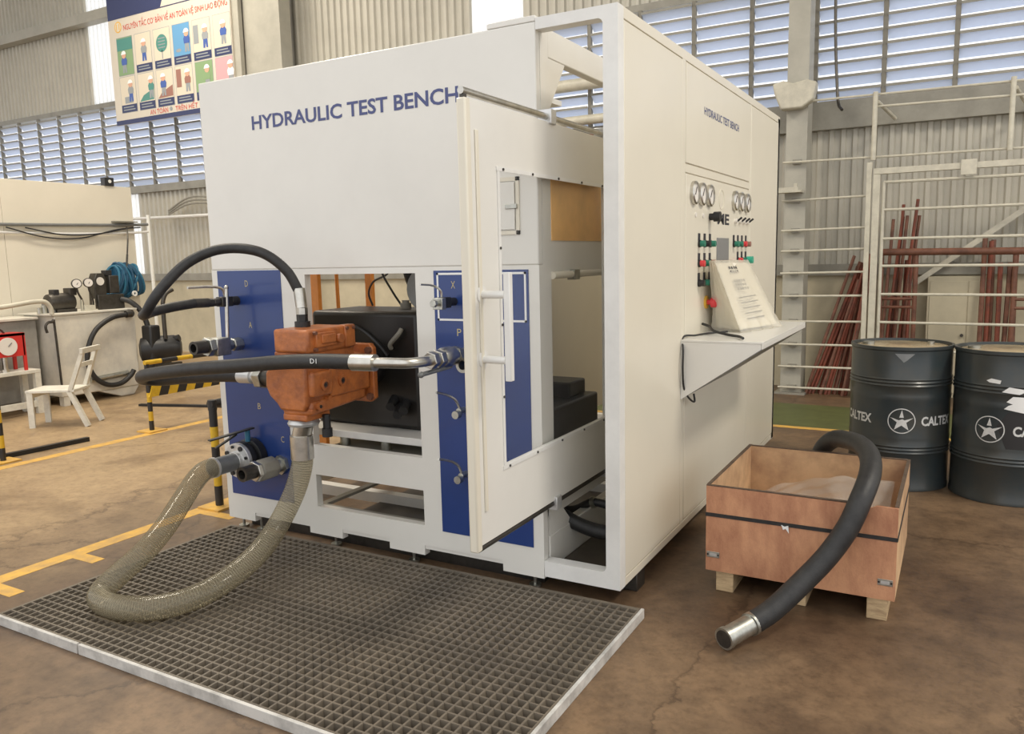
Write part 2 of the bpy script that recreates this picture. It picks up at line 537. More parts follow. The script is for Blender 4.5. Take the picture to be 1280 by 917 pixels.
obj('ceiling', MB().box((-26, -1.5, 7.4), (9, 6.3, 7.5)), 'roof_sheet', kind='structure', label='grey roof sheeting high above the hall')

wall = thing('wall_back', (-5, WY, 0), 'back wall of concrete dado, corrugated sheets and louvers', kind='structure')
obj('dado', MB().box((-25, WY, 0), (8, WY + 0.2, 1.2)), 'concrete_dado', wall)
obj('ledge_beam', MB().box((-25, WY - 0.05, 1.2), (8, WY + 0.2, 1.315)), 'wall_steel', wall)


def sheet(name, x0, x1, z0, z1, m='corrugated', pitch=0.115):
    mb = MB()
    xs = []
    n = max(1, round((x1 - x0) / pitch)); p = (x1 - x0) / n
    for i in range(n):
        a = x0 + i * p
        xs += [(a, 0.028), (a + p * 0.42, 0.028), (a + p * 0.54, 0.0), (a + p * 0.86, 0.0)]
    xs.append((x1, 0.028))
    k = len(xs)
    vs = [(x, WY + 0.03 + d, z0) for x, d in xs] + [(x, WY + 0.03 + d, z1) for x, d in xs]
    vs += [(x, WY + 0.036 + d, z0) for x, d in xs] + [(x, WY + 0.036 + d, z1) for x, d in xs]
    fs = []
    for i in range(k - 1):
        fs += [(i, i + 1, k + i + 1, k + i), (2 * k + i, 3 * k + i, 3 * k + i + 1, 2 * k + i + 1)]
    mb.add(vs, fs)
    return obj(name, mb, m, wall)


# lower corrugated sheets (z 1.31 - 2.69) and upper ones (4.19 - 7.4), one object for each sheet
SHW = 1.15
for a, b in ((-25.0, -12.17), (-11.2, 8.0)):
    n = round((b - a) / SHW)
    for i in range(n):
        sheet('corrugated_sheet', a + (b - a) * i / n, a + (b - a) * (i + 1) / n, 1.31, 2.70)
sheet('translucent_sheet', -12.17, -11.2, 1.31, 2.70, 'skylight_sheet')
xx = -19.0
for a, b in ((-25.0, -12.17), (-11.41, -4.38), (-3.64, 8.0)):
    n = round((b - a) / SHW)
    for i in range(n):
        sheet('corrugated_sheet', a + (b - a) * i / n, a + (b - a) * (i + 1) / n, 4.17, 7.4)
sheet('translucent_sheet', -12.17, -11.41, 4.17, 7.4, 'skylight_sheet')
sheet('translucent_sheet', -4.38, -3.64, 4.17, 7.4, 'skylight_sheet')
# girts and sills
obj('girt', MB().box((-25, WY - 0.16, 5.54), (8, WY + 0.02, 5.70)), 'column_paint', wall)
obj('window_sill', MB().box((-25, WY - 0.03, 2.68), (-8.6, WY + 0.12, 2.80)), 'wall_steel', wall)
obj('window_sill', MB().box((-8.6, WY - 0.06, 2.68), (8, WY + 0.12, 2.96)), 'wall_steel', wall)
obj('window_head', MB().box((-25, WY - 0.02, 4.16), (8, WY + 0.12, 4.24)), 'wall_steel', wall)

# louver windows: mullions and every slat in view
def slat_mesh(w):
    # rises towards the room, falls to the outside, leaving a slit of sky above its inner edge
    return MB().prism([(-0.045, 0.050), (-0.043, 0.056), (0.062, -0.030), (0.058, -0.036)], 'x', -w / 2, w / 2)


def lip_mesh(w):
    return MB().prism([(-0.049, 0.034), (-0.045, 0.034), (-0.043, 0.060), (-0.049, 0.060)], 'x', -w / 2, w / 2)


def louvers(n, x_list, z0, z1, pitch=0.134):
    win = thing('window_%d' % n, ((x_list[0] + x_list[-1]) / 2, WY, z0), 'band of pale louver slats high in the back wall', kind='structure')
    for x in x_list:
        obj('mullion', MB().box((x - 0.022, WY - 0.030, z0), (x + 0.022, WY + 0.02, z1)), 'mullion', win)
    base = {}
    for a, b in zip(x_list[:-1], x_list[1:]):
        w = round(b - a - 0.044, 3)
        z = z0 + 0.05
        while z < z1 - 0.03:
            c = Vector(((a + b) / 2, WY + 0.0, z)) - ORI[win]
            if w not in base:
                s = obj('slat', slat_mesh(w).xf(lambda p: p + ORI[win]), 'louver_slat', win)
                lp_ = obj('slat_lip', lip_mesh(w).xf(lambda p: p + ORI[win]), 'wall_steel', s)
                base[w] = s
            else:
                s = dup(base[w], win)
            s.location = c
            z += pitch


for i in range(6): sheet('corrugated_sheet', -25 + 1.138 * i, -25 + 1.138 * (i + 1), 2.78, 4.18)
xl = [-18.172 + 0.628 * i for i in range(16)]
louvers(1, xl, 2.80, 4.17)
louvers(3, [-8.70 + 0.59 * i for i in range(9)], 2.96, 4.17)
louvers(2, [-3.98, -3.35, -2.73, -2.11, -1.49, -0.868, -0.22, 0.42, 1.04, 1.66, 2.28], 2.96, 4.17)

# columns
def steel_column(x0, x1, y, label, h=7.4, m='column_paint', dep=0.26):
    t = thing('steel_column', ((x0 + x1) / 2, y, 0), label, 'column')
    obj('front_flange', MB().box((x0, y, 0), (x1, y + 0.015, h)), m, t)
    obj('rear_flange', MB().box((x0 + 0.02, y + dep, 0), (x1 + 0.0, y + dep + 0.015, h)), m, t)
    obj('web', MB().box(((x0 + x1) / 2 - 0.007, y + 0.015, 0), ((x0 + x1) / 2 + 0.007, y + dep, h)), m, t)
    obj('side_plate', MB().box((x1 - 0.012, y + 0.015, 0), (x1 + 0.0, y + dep, h)), m, t)
    obj('base_plate', MB().box((x0 - 0.05, y - 0.05, 0), (x1 + 0.05, y + dep + 0.06, 0.02)), 'wall_steel', t)
    return t


col_r = steel_column(-0.405, -0.205, 5.5, 'tall grey steel column beside the pipe cage, bucket-shaped lamp cover on it')
steel_column(-7.95, -7.25, 5.62, 'wide pale steel column behind the right edge of the safety poster', dep=0.2)
p = obj('lamp_cover', MB().prism([(-0.52, 3.08), (-0.50, 2.98), (-0.44, 2.83), (-0.24, 2.83), (-0.14, 2.90), (-0.11, 3.06), (-0.2, 3.09), (-0.33, 3.07), (-0.42, 3.1)], 'y', 5.36, 5.49),
        'cage_paint', None, bevel=0.015, label='dirty white plastic cover fixed on the grey column under the louvers', cat='cover')
# conduit on the column
obj('cable', MB().tube([(-0.02, 5.7, 4.6), (0.0, 5.68, 3.6), (0.03, 5.66, 3.1), (0.06, 5.62, 2.86), (0.1, 5.55, 2.8)], 0.014, 8), 'dark_steel',
    label='thin dark cable hanging down the right louvers beside the column', cat='cable')

# ================================================================== TEST BENCH
XL, D3, HT = -2.322, 3.09, 2.405
bench = thing('hydraulic_test_bench', (-1.16, 1.5, 0), 'large white hydraulic test bench with blue valve panels and pull-out door', 'test bench')
WP = 'white_paint'
# front: sheets around two openings (thickness 40 mm)
f = MB()
f.box((XL, 0, 1.432), (-0.352, 0.04, 2.392))
obj('upper_panel', f, WP, bench, bevel=0.006)
obj('corner_cover', MB().box((-0.575, 0.0, 2.3925), (-0.352, 0.04, 2.416)), WP, bench, bevel=0.003)
f = MB()
f.box((XL, 0, 0.118), (-1.658, 0.04, 1.432))            # left field behind the blue panel
f.box((-0.985, 0, 0.118), (-0.352, 0.04, 1.432))        # right field
f.box((-1.658, 0, 0.388), (-0.985, 0.04, 0.545))       # middle rail
f.box((-1.658, 0, 0.118), (-0.985, 0.04, 0.218)).box((-1.658, 0, 1.404), (-0.985, 0.04, 1.432))        # bottom rail
for a, b in ((XL, -2.12), (-1.72, -1.50), (-1.20, -0.99), (-0.56, -0.353)):
    f.box((a, 0.0, 0.07), (b, 0.04, 0.118))
f.box((XL, 0.006, 0.10), (-0.352, 0.036, 0.1179))
obj('lower_panel', f, WP, bench)
f = MB()
f.box((-1.70, 0.04, 0.20), (-1.66, 0.9, 0.215)).box((-1.66, 0.04, 0.205), (-0.985, 0.06, 0.218))
f.box((-1.66, 0.04, 0.50), (-0.985, 0.75, 0.512))
obj('inner_shelf', f, 'wall_steel', bench)
# blue panels, slightly proud
bl = obj('valve_panel', MB().box((-2.278, -0.003, 0.212), (-1.82, 0.001, 1.428)), 'blue_paint', bench, label='blue valve panel on the left of the front')
br = obj('valve_panel', MB().box((-0.882, -0.003, 0.205), (-0.402, 0.001, 1.414)), 'blue_paint', bench, label='blue valve panel behind the pull-out door')
f = MB()
t = 0.009
x0, x1, z0, z1 = -0.865, -0.413, 1.192, 1.404
f.box((x0, -0.0045, z0), (x1, -0.003, z0 + t)).box((x0, -0.0045, z1 - t), (x1, -0.003, z1)).box((x0, -0.0045, z0), (x0 + t, -0.003, z1)).box((x1 - t, -0.0045, z0), (x1, -0.003, z1))
obj('outline', f, 'white_print', br)


def front_text(body, x, z, w, h, m, parent, y=-0.0035, bold=0.0):
    mb = fit(text_mb(body, 1.0, bold), (x, y, z), (1, 0, 0), (0, 0, 1), w, h)
    return obj('lettering', mb, m, parent)


front_text('HYDRAULIC TEST BENCH', -1.95, 2.122, 1.228, 0.068, 'blue_letters', bench, -0.0015, 0.022)
for c, x, z in (('D', -2.075, 1.345), ('A', -2.065, 1.13), ('B', -2.04, 0.70), ('C', -1.885, 0.535)):
    front_text(c, x, z, 0.022, 0.032, 'gold_print', bl)
for c, x, z in (('X', -0.79, 1.335), ('P', -0.765, 1.125)):
    front_text(c, x, z, 0.022, 0.032, 'gold_print', br)

# right bay: open frame at the front, side wall behind
f = MB()
f.box((-0.351, 0, 2.36), (-0.062, 0.06, HT)).box((-0.351, 0, 0.082), (-0.062, 0.06, 0.152)).box((-0.062, 0, 0.082), (0, 0.0595, HT))
obj('bay_frame', f, 'white_edge', bench)
f = MB()
for cx, cz, s1, s2 in ((-0.062, 2.36, -1, -1), (-0.062, 0.152, -1, 1)):
    f.prism([(cx, cz), (cx + s1 * 0.018, cz), (cx + s1 * 0.006, cz + s2 * 0.006), (cx, cz + s2 * 0.018)], 'y', 0, 0.06)
obj('corner_weld', f, 'white_edge', bench)
CP = 'cream_paint'
f = MB()
f.box((-0.04, 0.06, 0.082), (-0.007, D3, HT))
obj('side_wall', f, CP, bench)
f = MB()
f.box((-0.007, 0.06, 2.362), (0, D3, HT)).box((-0.007, 0.06, 0.082), (0, D3, 0.118))
f.box((-0.007, 0.806, 0.118), (0, 0.858, 2.362)).box((-0.007, 2.178, 0.118), (0, 2.205, 2.362)).box((-0.007, 3.045, 0.118), (0, D3, 2.362))
f.box((-0.007, 0.858, 1.85), (0, 2.178, 1.889))
obj('side_frame', f, CP, bench, bevel=0.0015)
obj('service_door', MB().box((-0.007, 0.060, 0.124), (0.0015, 0.800, 2.356)), CP, bench, bevel=0.003)
up_p = obj('service_door', MB().box((-0.007, 0.864, 1.895), (0.0015, 2.172, 2.356)), CP, bench, bevel=0.003)
ctl = obj('control_panel', MB().box((-0.007, 0.864, 0.124), (0.0015, 2.172, 1.844)), CP, bench, bevel=0.003)
obj('service_door', MB().box((-0.007, 2.211, 0.124), (0.0015, 3.039, 2.356)), CP, bench, bevel=0.003)
mb = fit(text_mb('HYDRAULIC TEST BENCH', 1.0, 0.012), (0.0025, 1.166, 2.158), (0, 1, 0), (0, 0, 1), 0.72, 0.040)
obj('lettering', mb, 'blue_letters', up_p)
for y in (0.12, 0.74):
    obj('foot_block', MB().box((-0.09, 0.20 if y < .5 else 2.6, 0.0), (0.0, 0.30 if y < .5 else 2.7, 0.083)), 'dark_steel', bench, bevel=0.004)

# cabinet's inner right side (x = -0.35), chamber opening and orange sheet
f = MB()
f.box((-0.39, 0.04, 0.40), (-0.352, 0.112, 2.392))
f.box((-0.39, 0.112, 1.40), (-0.352, 1.6, 2.00)).box((-0.39, 0.112, 0.40), (-0.352, 1.6, 0.58)).box((-0.39, 0.80, 0.58), (-0.352, 1.6, 1.40))
obj('chamber_wall', f, WP, bench)
obj('added_shade_panel', MB().box((XL, 0.041, 2.36), (-0.98, 1.55, 2.39)), WP, bench)  # added panel over the roofless cabinet, keeps its interior dark
obj('orange_sheet', MB().box((-0.352, 0.118, 1.532), (-0.348, 0.715, 1.825)), 'orange_sheet', bench)
f = MB()
f.cyl((-0.346, 0.112, 1.385), (-0.346, 0.80, 1.385), 0.016, 12)
rl = obj('blind_roll', f, 'cream_paint', bench)
obj('clip', MB().box((-0.365, 0.30, 1.36), (-0.33, 0.36, 1.405)), 'zinc', rl)
obj('partition', MB().box((-0.955, 0.045, 0.45), (-0.935, 3.0, 1.43)), 'booth_paint', bench)
f = MB()
f.box((-0.90, 0.30, 0.50), (-0.50, 0.95, 0.74)).cyl((-0.7, 0.4, 0.74), (-0.7, 0.4, 0.86), 0.09, 20).box((-0.85, 0.7, 0.74), (-0.55, 0.9, 0.82))
obj('manifold_block', f, 'black_box_paint', bench, bevel=0.01)
# top and bottom longitudinal beams, gusset
obj('top_beam', MB().box((-0.40, 0.113, 2.275), (-0.3535, 3.02, 2.3915)), WP, bench, bevel=0.005)
obj('gusset', MB().prism([(0.112, 2.275), (0.28, 2.275), (0.112, 2.05)], 'x', -0.372, -0.356), WP, bench)
obj('bottom_beam', MB().box((-0.40, 0.06, 0.09), (-0.352, D3 - 0.07, 0.245)), WP, bench, bevel=0.005)
obj('bottom_beam', MB().box((-0.40, 0.06, 0.33), (-0.352, D3 - 0.07, 0.399)), WP, bench, bevel=0.005)
obj('gusset', MB().prism([(0.06, 0.245), (0.06, 0.40), (0.13, 0.40), (0.26, 0.27), (0.245, 0.245)], 'x', -0.366, -0.3505), WP, bench)
# frame at the rear and on the left
f = MB()
for x in (XL + 0.03, -0.38, -0.03):
    f.box((x - 0.03, D3 - 0.06, 0.08), (x + 0.03, D3, 2.39))
f.box((XL, D3 - 0.06, 0.09), (0, D3, 0.16)).box((XL, D3 - 0.05, 2.33), (0, D3, 2.39))
obj('rear_frame', f, WP, bench)
f = MB()
f.box((XL, 0.04, 0.09), (XL + 0.05, D3, 0.16)).box((XL, 0.04, 2.33), (XL + 0.05, D3, 2.39)).box((XL, 0.04, 0.10), (XL + 0.05, 0.08, 2.39))
obj('left_frame', f, WP, bench)
f = MB()
f.box((XL + 0.05, 0.5, 0.09), (-0.40, 0.56, 0.15)).box((XL + 0.05, 1.2, 0.09), (-0.40, 1.26, 0.15))
obj('floor_rail', f, 'white_edge', bench)

# added dark strips and sheets standing in for the shade under the machine
obj('gap_shade_strip', MB().box((XL + 0.05, 0.11, 0.0), (-0.41, 0.17, 0.088)), 'dark_steel', bench)
obj('gap_shade_strip', MB().box((-0.34, 0.40, 0.0), (-0.06, 0.46, 0.088)), 'dark_steel', bench)
obj('floor_shade_sheet', MB().box((-1.66, 0.18, 0.0885), (-0.41, 1.6, 0.098)), 'tray_dark', bench)
obj('floor_shade_sheet', MB().box((-0.345, 0.065, 0.0885), (-0.045, 1.6, 0.098)), 'tray_dark', bench)

# levelling feet
foot0 = None
for x in (-2.28, -2.14, -1.60, -1.10, -0.43):
    if foot0 is None:
        m = MB().cyl((x, 0.06, 0.0), (x, 0.06, 0.012), 0.028, 16).cyl((x, 0.06, 0.012), (x, 0.06, 0.075), 0.008, 10)
        foot0 = obj('levelling_foot', m, 'zinc', bench); fx = x
    else:
        share(foot0, (x - fx, 0, 0))

# drive housing behind the front opening
dh = obj('drive_housing', MB().box((-1.88, 0.26, 0.60), (-1.172, 0.66, 1.205)), 'black_box_paint', bench, bevel=0.025, seg=3)
obj('stiffener', MB().tube([(-1.75, 0.252, 1.12), (-1.55, 0.252, 1.12), (-1.42, 0.252, 1.04), (-1.36, 0.252, 0.98)], 0.012, 8), 'black_metal', dh)
obj('grab_bar', MB().tube([(-1.335, 0.25, 1.02), (-1.33, 0.235, 1.04), (-1.27, 0.235, 1.10), (-1.265, 0.25, 1.12)], 0.012, 8), 'wall_steel', dh)
f = MB()
for q, (x, z) in enumerate(((-1.34, 0.76), (-1.30, 0.72), (-1.26, 0.745))):
    f.cyl((x, 0.27, z), (x + 0.03, 0.19, z - 0.03), 0.024, 12)
obj('coupling_end', f, 'black_metal', dh)
f = MB().cyl((-1.42, 0.5, 1.205), (-1.42, 0.5, 1.235), 0.03, 16).cyl((-1.42, 0.5, 1.235), (-1.42, 0.5, 1.25), 0.02, 16)
obj('breather_cap', f, 'wall_steel', dh)
obj('drive_adapter', MB().lathe([(0.12, 0), (0.12, 0.05), (0.085, 0.06), (0.085, 0.14)], (-1.47, 0.125, 0.92), (0, 1, 0), 28), 'black_metal', bench)
mbase = obj('machine_base', MB().box((-1.90, 0.12, 0.563), (-1.0, 0.82, 0.60)), 'white_edge', bench, bevel=0.003)
for x in (-1.60, -1.33, -1.07):
    obj('mount', MB().cyl((x, 0.17, 0.512), (x, 0.17, 0.562), 0.028, 16), 'zinc', mbase)
obj('orange_post', MB().box((-2.335, 0.75, 0.165), (-2.275, 0.78, 2.32)), 'orange_post', bench)
obj('orange_post', MB().box((-2.109, 1.0, 0.155), (-2.058, 1.03, 2.355)), 'orange_post', bench)
obj('thin_post', MB().cyl((-2.235, 0.90, 0.15), (-2.265, 0.90, 2.2), 0.012, 8), 'orange_post', bench)
obj('black_hose', MB().tube([(-1.36, 0.62, 1.20), (-1.38, 0.6, 1.27), (-1.42, 0.56, 1.36), (-1.42, 0.52, 1.6)], 0.035, 12), 'rubber', bench)
obj('wire', MB().tube([(-1.85, 0.75, 1.20), (-1.86, 0.73, 1.27), (-1.80, 0.70, 1.34), (-1.65, 0.66, 1.40), (-1.60, 0.6, 1.55)], 0.006, 6), 'rubber', bench)
obj('wire', MB().tube([(-1.48, 0.55, 1.21), (-1.55, 0.55, 1.30), (-1.62, 0.55, 1.42), (-1.62, 0.55, 1.6)], 0.006, 6), 'rubber', bench)
obj('cable_drum', MB().lathe([(0.03, 0), (0.11, 0), (0.11, 0.02), (0.06, 0.03), (0.06, 0.10), (0.11, 0.11), (0.11, 0.13), (0.03, 0.13)], (-1.24, 0.42, 1.31), (0, 1, 0), 24), 'grey_pipe', bench)
# hoses in the right bay
obj('corrugated_hose', MB().tube([(-0.50, 0.27, 0.33), (-0.42, 0.28, 0.28), (-0.33, 0.30, 0.23), (-0.22, 0.31, 0.205), (-0.08, 0.33, 0.21)], 0.034, 14), 'rubber', bench)
h_ = obj('bay_hose', MB().tube([(-0.55, 0.5, 0.22), (-0.44, 0.5, 0.225), (-0.34, 0.5, 0.275), (-0.24, 0.52, 0.26), (-0.08, 0.55, 0.25)], 0.02, 12), 'rubber', bench)
obj('hose_clip', MB().ring((-0.345, 0.5, 0.272), (1, 0, 0.3), 0.028, 0.018, 0.02), 'zinc', h_)

# ---- pull-out door (slides along Y beside the cabinet)
DX = -0.30
y0, y1 = -0.625, 0.62
ya = -0.59
door = obj('pull_out_door', MB().box((DX - 0.02, ya, 1.79), (DX, y1, 2.0)).box((DX - 0.02, ya, 0.43), (DX, y1, 0.685))
           .box((DX - 0.02, ya, 0.685), (DX, -0.405, 1.79)).box((DX - 0.02, 0.585, 0.685), (DX, y1, 1.79)), WP, bench,
           label='white pull-out door with a clear window')
obj('door_stile', MB().box((DX - 0.032, y0, 0.41), (DX + 0.004, ya, 2.0)), 'cream_paint', door, bevel=0.006)
obj('stile_rib', MB().box((DX, -0.565, 0.55), (DX + 0.006, -0.545, 1.9)), 'cream_paint', door, bevel=0.002)
obj('window_pane', MB().box((DX - 0.013, -0.405, 0.685), (DX - 0.009, 0.585, 1.79)), 'door_pane', door)
f = MB()
for a, b in (((-0.425, 1.775), (0.59, 1.79)), ((-0.425, 0.672), (0.59, 0.687))):
    f.box((DX, a[0], a[1]), (DX + 0.004, b[0], b[1]))
for yy in (-0.42,):
    f.box((DX, yy, 0.6875), (DX + 0.004, yy + 0.016, 1.7745))
obj('window_frame', f, 'white_edge', door)
f = MB()
for yy in (-0.38, -0.15, 0.08, 0.31, 0.54):
    for zz in (1.782, 0.679):
        f.cyl((DX + 0.003, yy, zz), (DX + 0.008, yy, zz), 0.005, 8)
for zz in (0.95, 1.22, 1.5):
    f.cyl((DX + 0.003, -0.412, zz), (DX + 0.008, -0.412, zz), 0.005, 8)
obj('screw_row', f, 'dark_steel', door)
obj('slide_rod', MB().cyl((DX - 0.012, y0, 2.022), (DX - 0.012, 0.72, 2.022), 0.013, 12), 'steel', door)
obj('slide_rod', MB().cyl((DX - 0.012, -0.60, 0.415), (DX - 0.012, 0.72, 0.415), 0.012, 12), 'dark_steel', door)
obj('rod_shoe', MB().box((DX - 0.02, -0.62, 2.0), (DX - 0.004, -0.60, 2.012)), 'dark_steel', door)
for yy, zz, s in ((0.03, 2.022, 1), (0.60, 2.022, 1), (0.03, 0.415, -1), (0.60, 0.415, -1)):
    m = MB().box((DX - 0.052, yy - 0.025, zz - 0.03), (DX + 0.012, yy + 0.025, zz + 0.03))
    bk = obj('rod_bracket', m, 'aluminium', bench, bevel=0.004)
hd = obj('door_handle', MB().box((DX + 0.095, -0.558, 1.035), (DX + 0.12, -0.533, 1.415)), 'white_edge', door, bevel=0.003)
for zz in (1.338, 1.108):
    m = MB().cyl((DX, -0.546, zz), (DX + 0.096, -0.546, zz), 0.014, 14).cyl((DX, -0.546, zz), (DX + 0.005, -0.546, zz), 0.032, 20)
    obj('handle_standoff', m, 'white_edge', door)
# framed name plate on the cabinet front (seen through the pane)
f = MB()
x0, x1, z0, z1 = -0.60, -0.437, 1.56, 1.795
obj('hatch', MB().box((x0 + 0.02, -0.010, z0 + 0.02), (x1 - 0.02, -0.002, z1 - 0.02)), WP, bench, bevel=0.002)
f.box((x0, -0.006, z0), (x1, -0.001, z0 + 0.016)).box((x0, -0.006, z1 - 0.016), (x1, -0.001, z1)).box((x0, -0.006, z0), (x0 + 0.016, -0.001, z1)).box((x1 - 0.016, -0.006, z0), (x1, -0.001, z1))
hf = obj('hatch_frame', f, 'cream_paint', bench)
obj('latch', MB().box((-0.50, -0.016, 1.665), (-0.445, -0.006, 1.685)), 'zinc', hf, bevel=0.002)
for x, z in ((x0 + .01, z0 + .008), (x1 - .008, z0 + .008), (x1 - .008, z1 - .008)):
    obj('screw', MB().cyl((x, -0.009, z), (x, -0.005, z), 0.004, 8), 'dark_steel', hf)

# ---- control panel on the side wall
def gauge(y, z, r, name='pressure_gauge', m='steel'):
    g = obj(name, MB().lathe([(r, 0), (r, 0.016), (r * 0.86, 0.022), (r * 0.84, 0.012)], (0.0015, y, z), (1, 0, 0), 28, cap=False), m, bench)
    obj('dial', MB().cyl((0.0015, y, z), (0.014, y, z), r * 0.85, 24), 'dial_face', g)
    obj('needle', MB().bar((0.0155, y - r * 0.1, z - r * 0.15), (0.0155, y + r * 0.35, z + r * 0.5), 0.003, 0.003), 'black_letters', g)
    return g


for y in (0.985, 1.118, 1.262, 1.80, 1.945, 2.095): gauge(y, 1.760, 0.057)
obj('blank_ring', MB().ring((0.0015, 1.52, 1.755), (1, 0, 0), 0.055, 0.05, 0.002), 'booth_paint', bench)
for y in (1.03, 1.16): obj('plug', MB().cyl((0.001, y, 1.655), (0.006, y, 1.655), 0.012, 12), 'dial_face', bench)
k = obj('key_switch', MB().cyl((0.001, 1.285, 1.652), (0.025, 1.285, 1.652), 0.018, 14), 'black_metal', bench)
obj('knob', MB().cyl((0.025, 1.285, 1.652), (0.06, 1.285, 1.652), 0.026, 16), 'black_metal', k)
mb = fit(text_mb('ME', 1.0, 0.03), (0.0025, 1.44, 1.618), (0, 1, 0), (0, 0, 1), 0.25, 0.06)
obj('lettering', mb, 'black_letters', bench)
for y in (1.83, 1.93, 2.03, 2.12):
    s = obj('toggle_switch', MB().cyl((0.001, y, 1.645), (0.018, y, 1.645), 0.014, 12), 'dial_face', bench)
    obj('lever', MB().cyl((0.016, y, 1.645), (0.04, y + 0.01, 1.665), 0.006, 8), 'black_metal', s)
obj('display', MB().box((0.001, 1.43, 1.36), (0.006, 1.68, 1.545)), 'screen_grey', bench, bevel=0.002)


def button(y, z, m, big=False):
    b_ = obj('push_button', MB().cyl((0.001, y, z), (0.012, y, z), 0.019, 16), 'black_metal', bench)
    obj('name_tag', MB().box((0.001, y - 0.016, z + 0.012), (0.005, y + 0.016, z + 0.052)), 'black_letters', b_)
    obj('cap', MB().cyl((0.012, y, z), (0.035 if not big else 0.05, y, z), 0.016 if not big else 0.022, 16), m, b_)


for y, m in ((1.09, 'btn_green'), (1.19, 'black_metal'), (1.29, 'btn_green')): button(y, 1.512, m)
for y, m in ((1.09, 'btn_red'), (1.19, 'btn_green'), (1.29, 'poster_brown')): button(y, 1.412, m)
for y, m in ((1.09, 'black_metal'), (1.19, 'btn_green'), (1.29, 'black_metal')): button(y, 1.312, m)
for y, m in ((1.80, 'btn_green'), (1.90, 'btn_green'), (2.0, 'btn_red'), (2.1, 'poster_brown')): button(y, 1.512, m)
for y, m in ((1.90, 'btn_red'), (2.0, 'btn_green'), (2.1, 'btn_bright_green')): button(y, 1.415, m, m == 'btn_bright_green')
es = obj('emergency_stop', MB().cyl((0.001, 1.225, 1.207), (0.012, 1.225, 1.207), 0.034, 20), 'btn_yellow', bench)
obj('mushroom_head', MB().lathe([(0.014, 0), (0.014, 0.018), (0.028, 0.022), (0.028, 0.045), (0.020, 0.052)], (0.012, 1.225, 1.207), (1, 0, 0), 20), 'btn_red', es)

# folding desk under the controls
sx, sy0, sy1, sz = 0.39, 0.80, 1.96, 1.05
dk = obj('desk_shelf', MB().box((0.0016, sy0 - 0.002, sz - 0.010), (sx, sy1, sz)).box((sx - 0.006, sy0, sz - 0.034), (sx, sy1, sz - 0.010)), WP, bench, bevel=0.0015)
for yy in (sy0, sy1 - 0.004):
    obj('gusset_plate', MB().prism([(0.002, sz - 0.0105), (sx - 0.007, sz - 0.0105), (sx - 0.007, sz - 0.034), (0.002, 0.755)], 'y', yy, yy + 0.004), WP, dk)
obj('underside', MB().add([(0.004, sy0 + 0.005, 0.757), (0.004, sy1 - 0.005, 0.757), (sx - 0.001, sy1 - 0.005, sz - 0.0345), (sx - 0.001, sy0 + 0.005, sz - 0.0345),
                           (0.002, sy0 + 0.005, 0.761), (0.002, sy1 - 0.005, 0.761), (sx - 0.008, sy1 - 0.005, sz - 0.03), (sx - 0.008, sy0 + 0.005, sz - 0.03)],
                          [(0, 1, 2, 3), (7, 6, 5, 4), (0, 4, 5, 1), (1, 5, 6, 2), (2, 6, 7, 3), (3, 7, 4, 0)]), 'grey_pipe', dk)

# wrapped operator panel leaning on the desk
B = [(0.19, 1.22, 1.051), (0.31, 1.63, 1.051), (0.10, 1.75, 1.051), (0.03, 1.30, 1.051)]
T = [(0.085, 1.085, 1.425), (0.10, 1.745, 1.418), (0.065, 1.75, 1.415), (0.05, 1.12, 1.423)]
wp = thing('wrapped_panel', (0.16, 1.45, 1.05), 'operator panel with printed keys wrapped in clear film on the desk', 'panel')
inner = MB()
ctr = sum((Vector(q) for q in B + T), Vector()) / 8
shr = lambda q, s=0.94: ctr + (Vector(q) - ctr) * s
inner.add([shr(q) for q in B + T], [(3, 2, 1, 0), (4, 5, 6, 7), (0, 1, 5, 4), (1, 2, 6, 5), (2, 3, 7, 6), (3, 0, 4, 7)])
obj('panel_board', inner, 'paper_board', wp, bevel=0.008)
# film: the same shape, wrinkled and spread at the foot
bmf = bmesh.new()
vs = [bmf.verts.new(q) for q in B + T]
for q in ((3, 2, 1, 0), (4, 5, 6, 7), (0, 1, 5, 4), (1, 2, 6, 5), (2, 3, 7, 6), (3, 0, 4, 7)): bmf.faces.new([vs[i] for i in q])
bmesh.ops.subdivide_edges(bmf, edges=bmf.edges[:], cuts=14, use_grid_fill=True)
rnd = random.Random(3)
film = MB()
for v in bmf.verts:
    k = (v.co.z - 1.05) / 0.37
    d = (v.co - ctr); d.z = 0; d.normalize()
    a = 0.006 + 0.022 * max(0, 1 - k * 3.5) * (0.5 + 0.5 * math.sin(v.co.y * 60)) + rnd.uniform(-0.004, 0.004)
    v.co += d * a
    v.co.z = max(1.0515, v.co.z + rnd.uniform(-0.003, 0.003))
bmf.verts.index_update()
film.add([v.co.copy() for v in bmf.verts], [[v.index for v in q.verts] for q in bmf.faces]); bmf.free()
obj('plastic_film', film, 'wrap_film', wp)
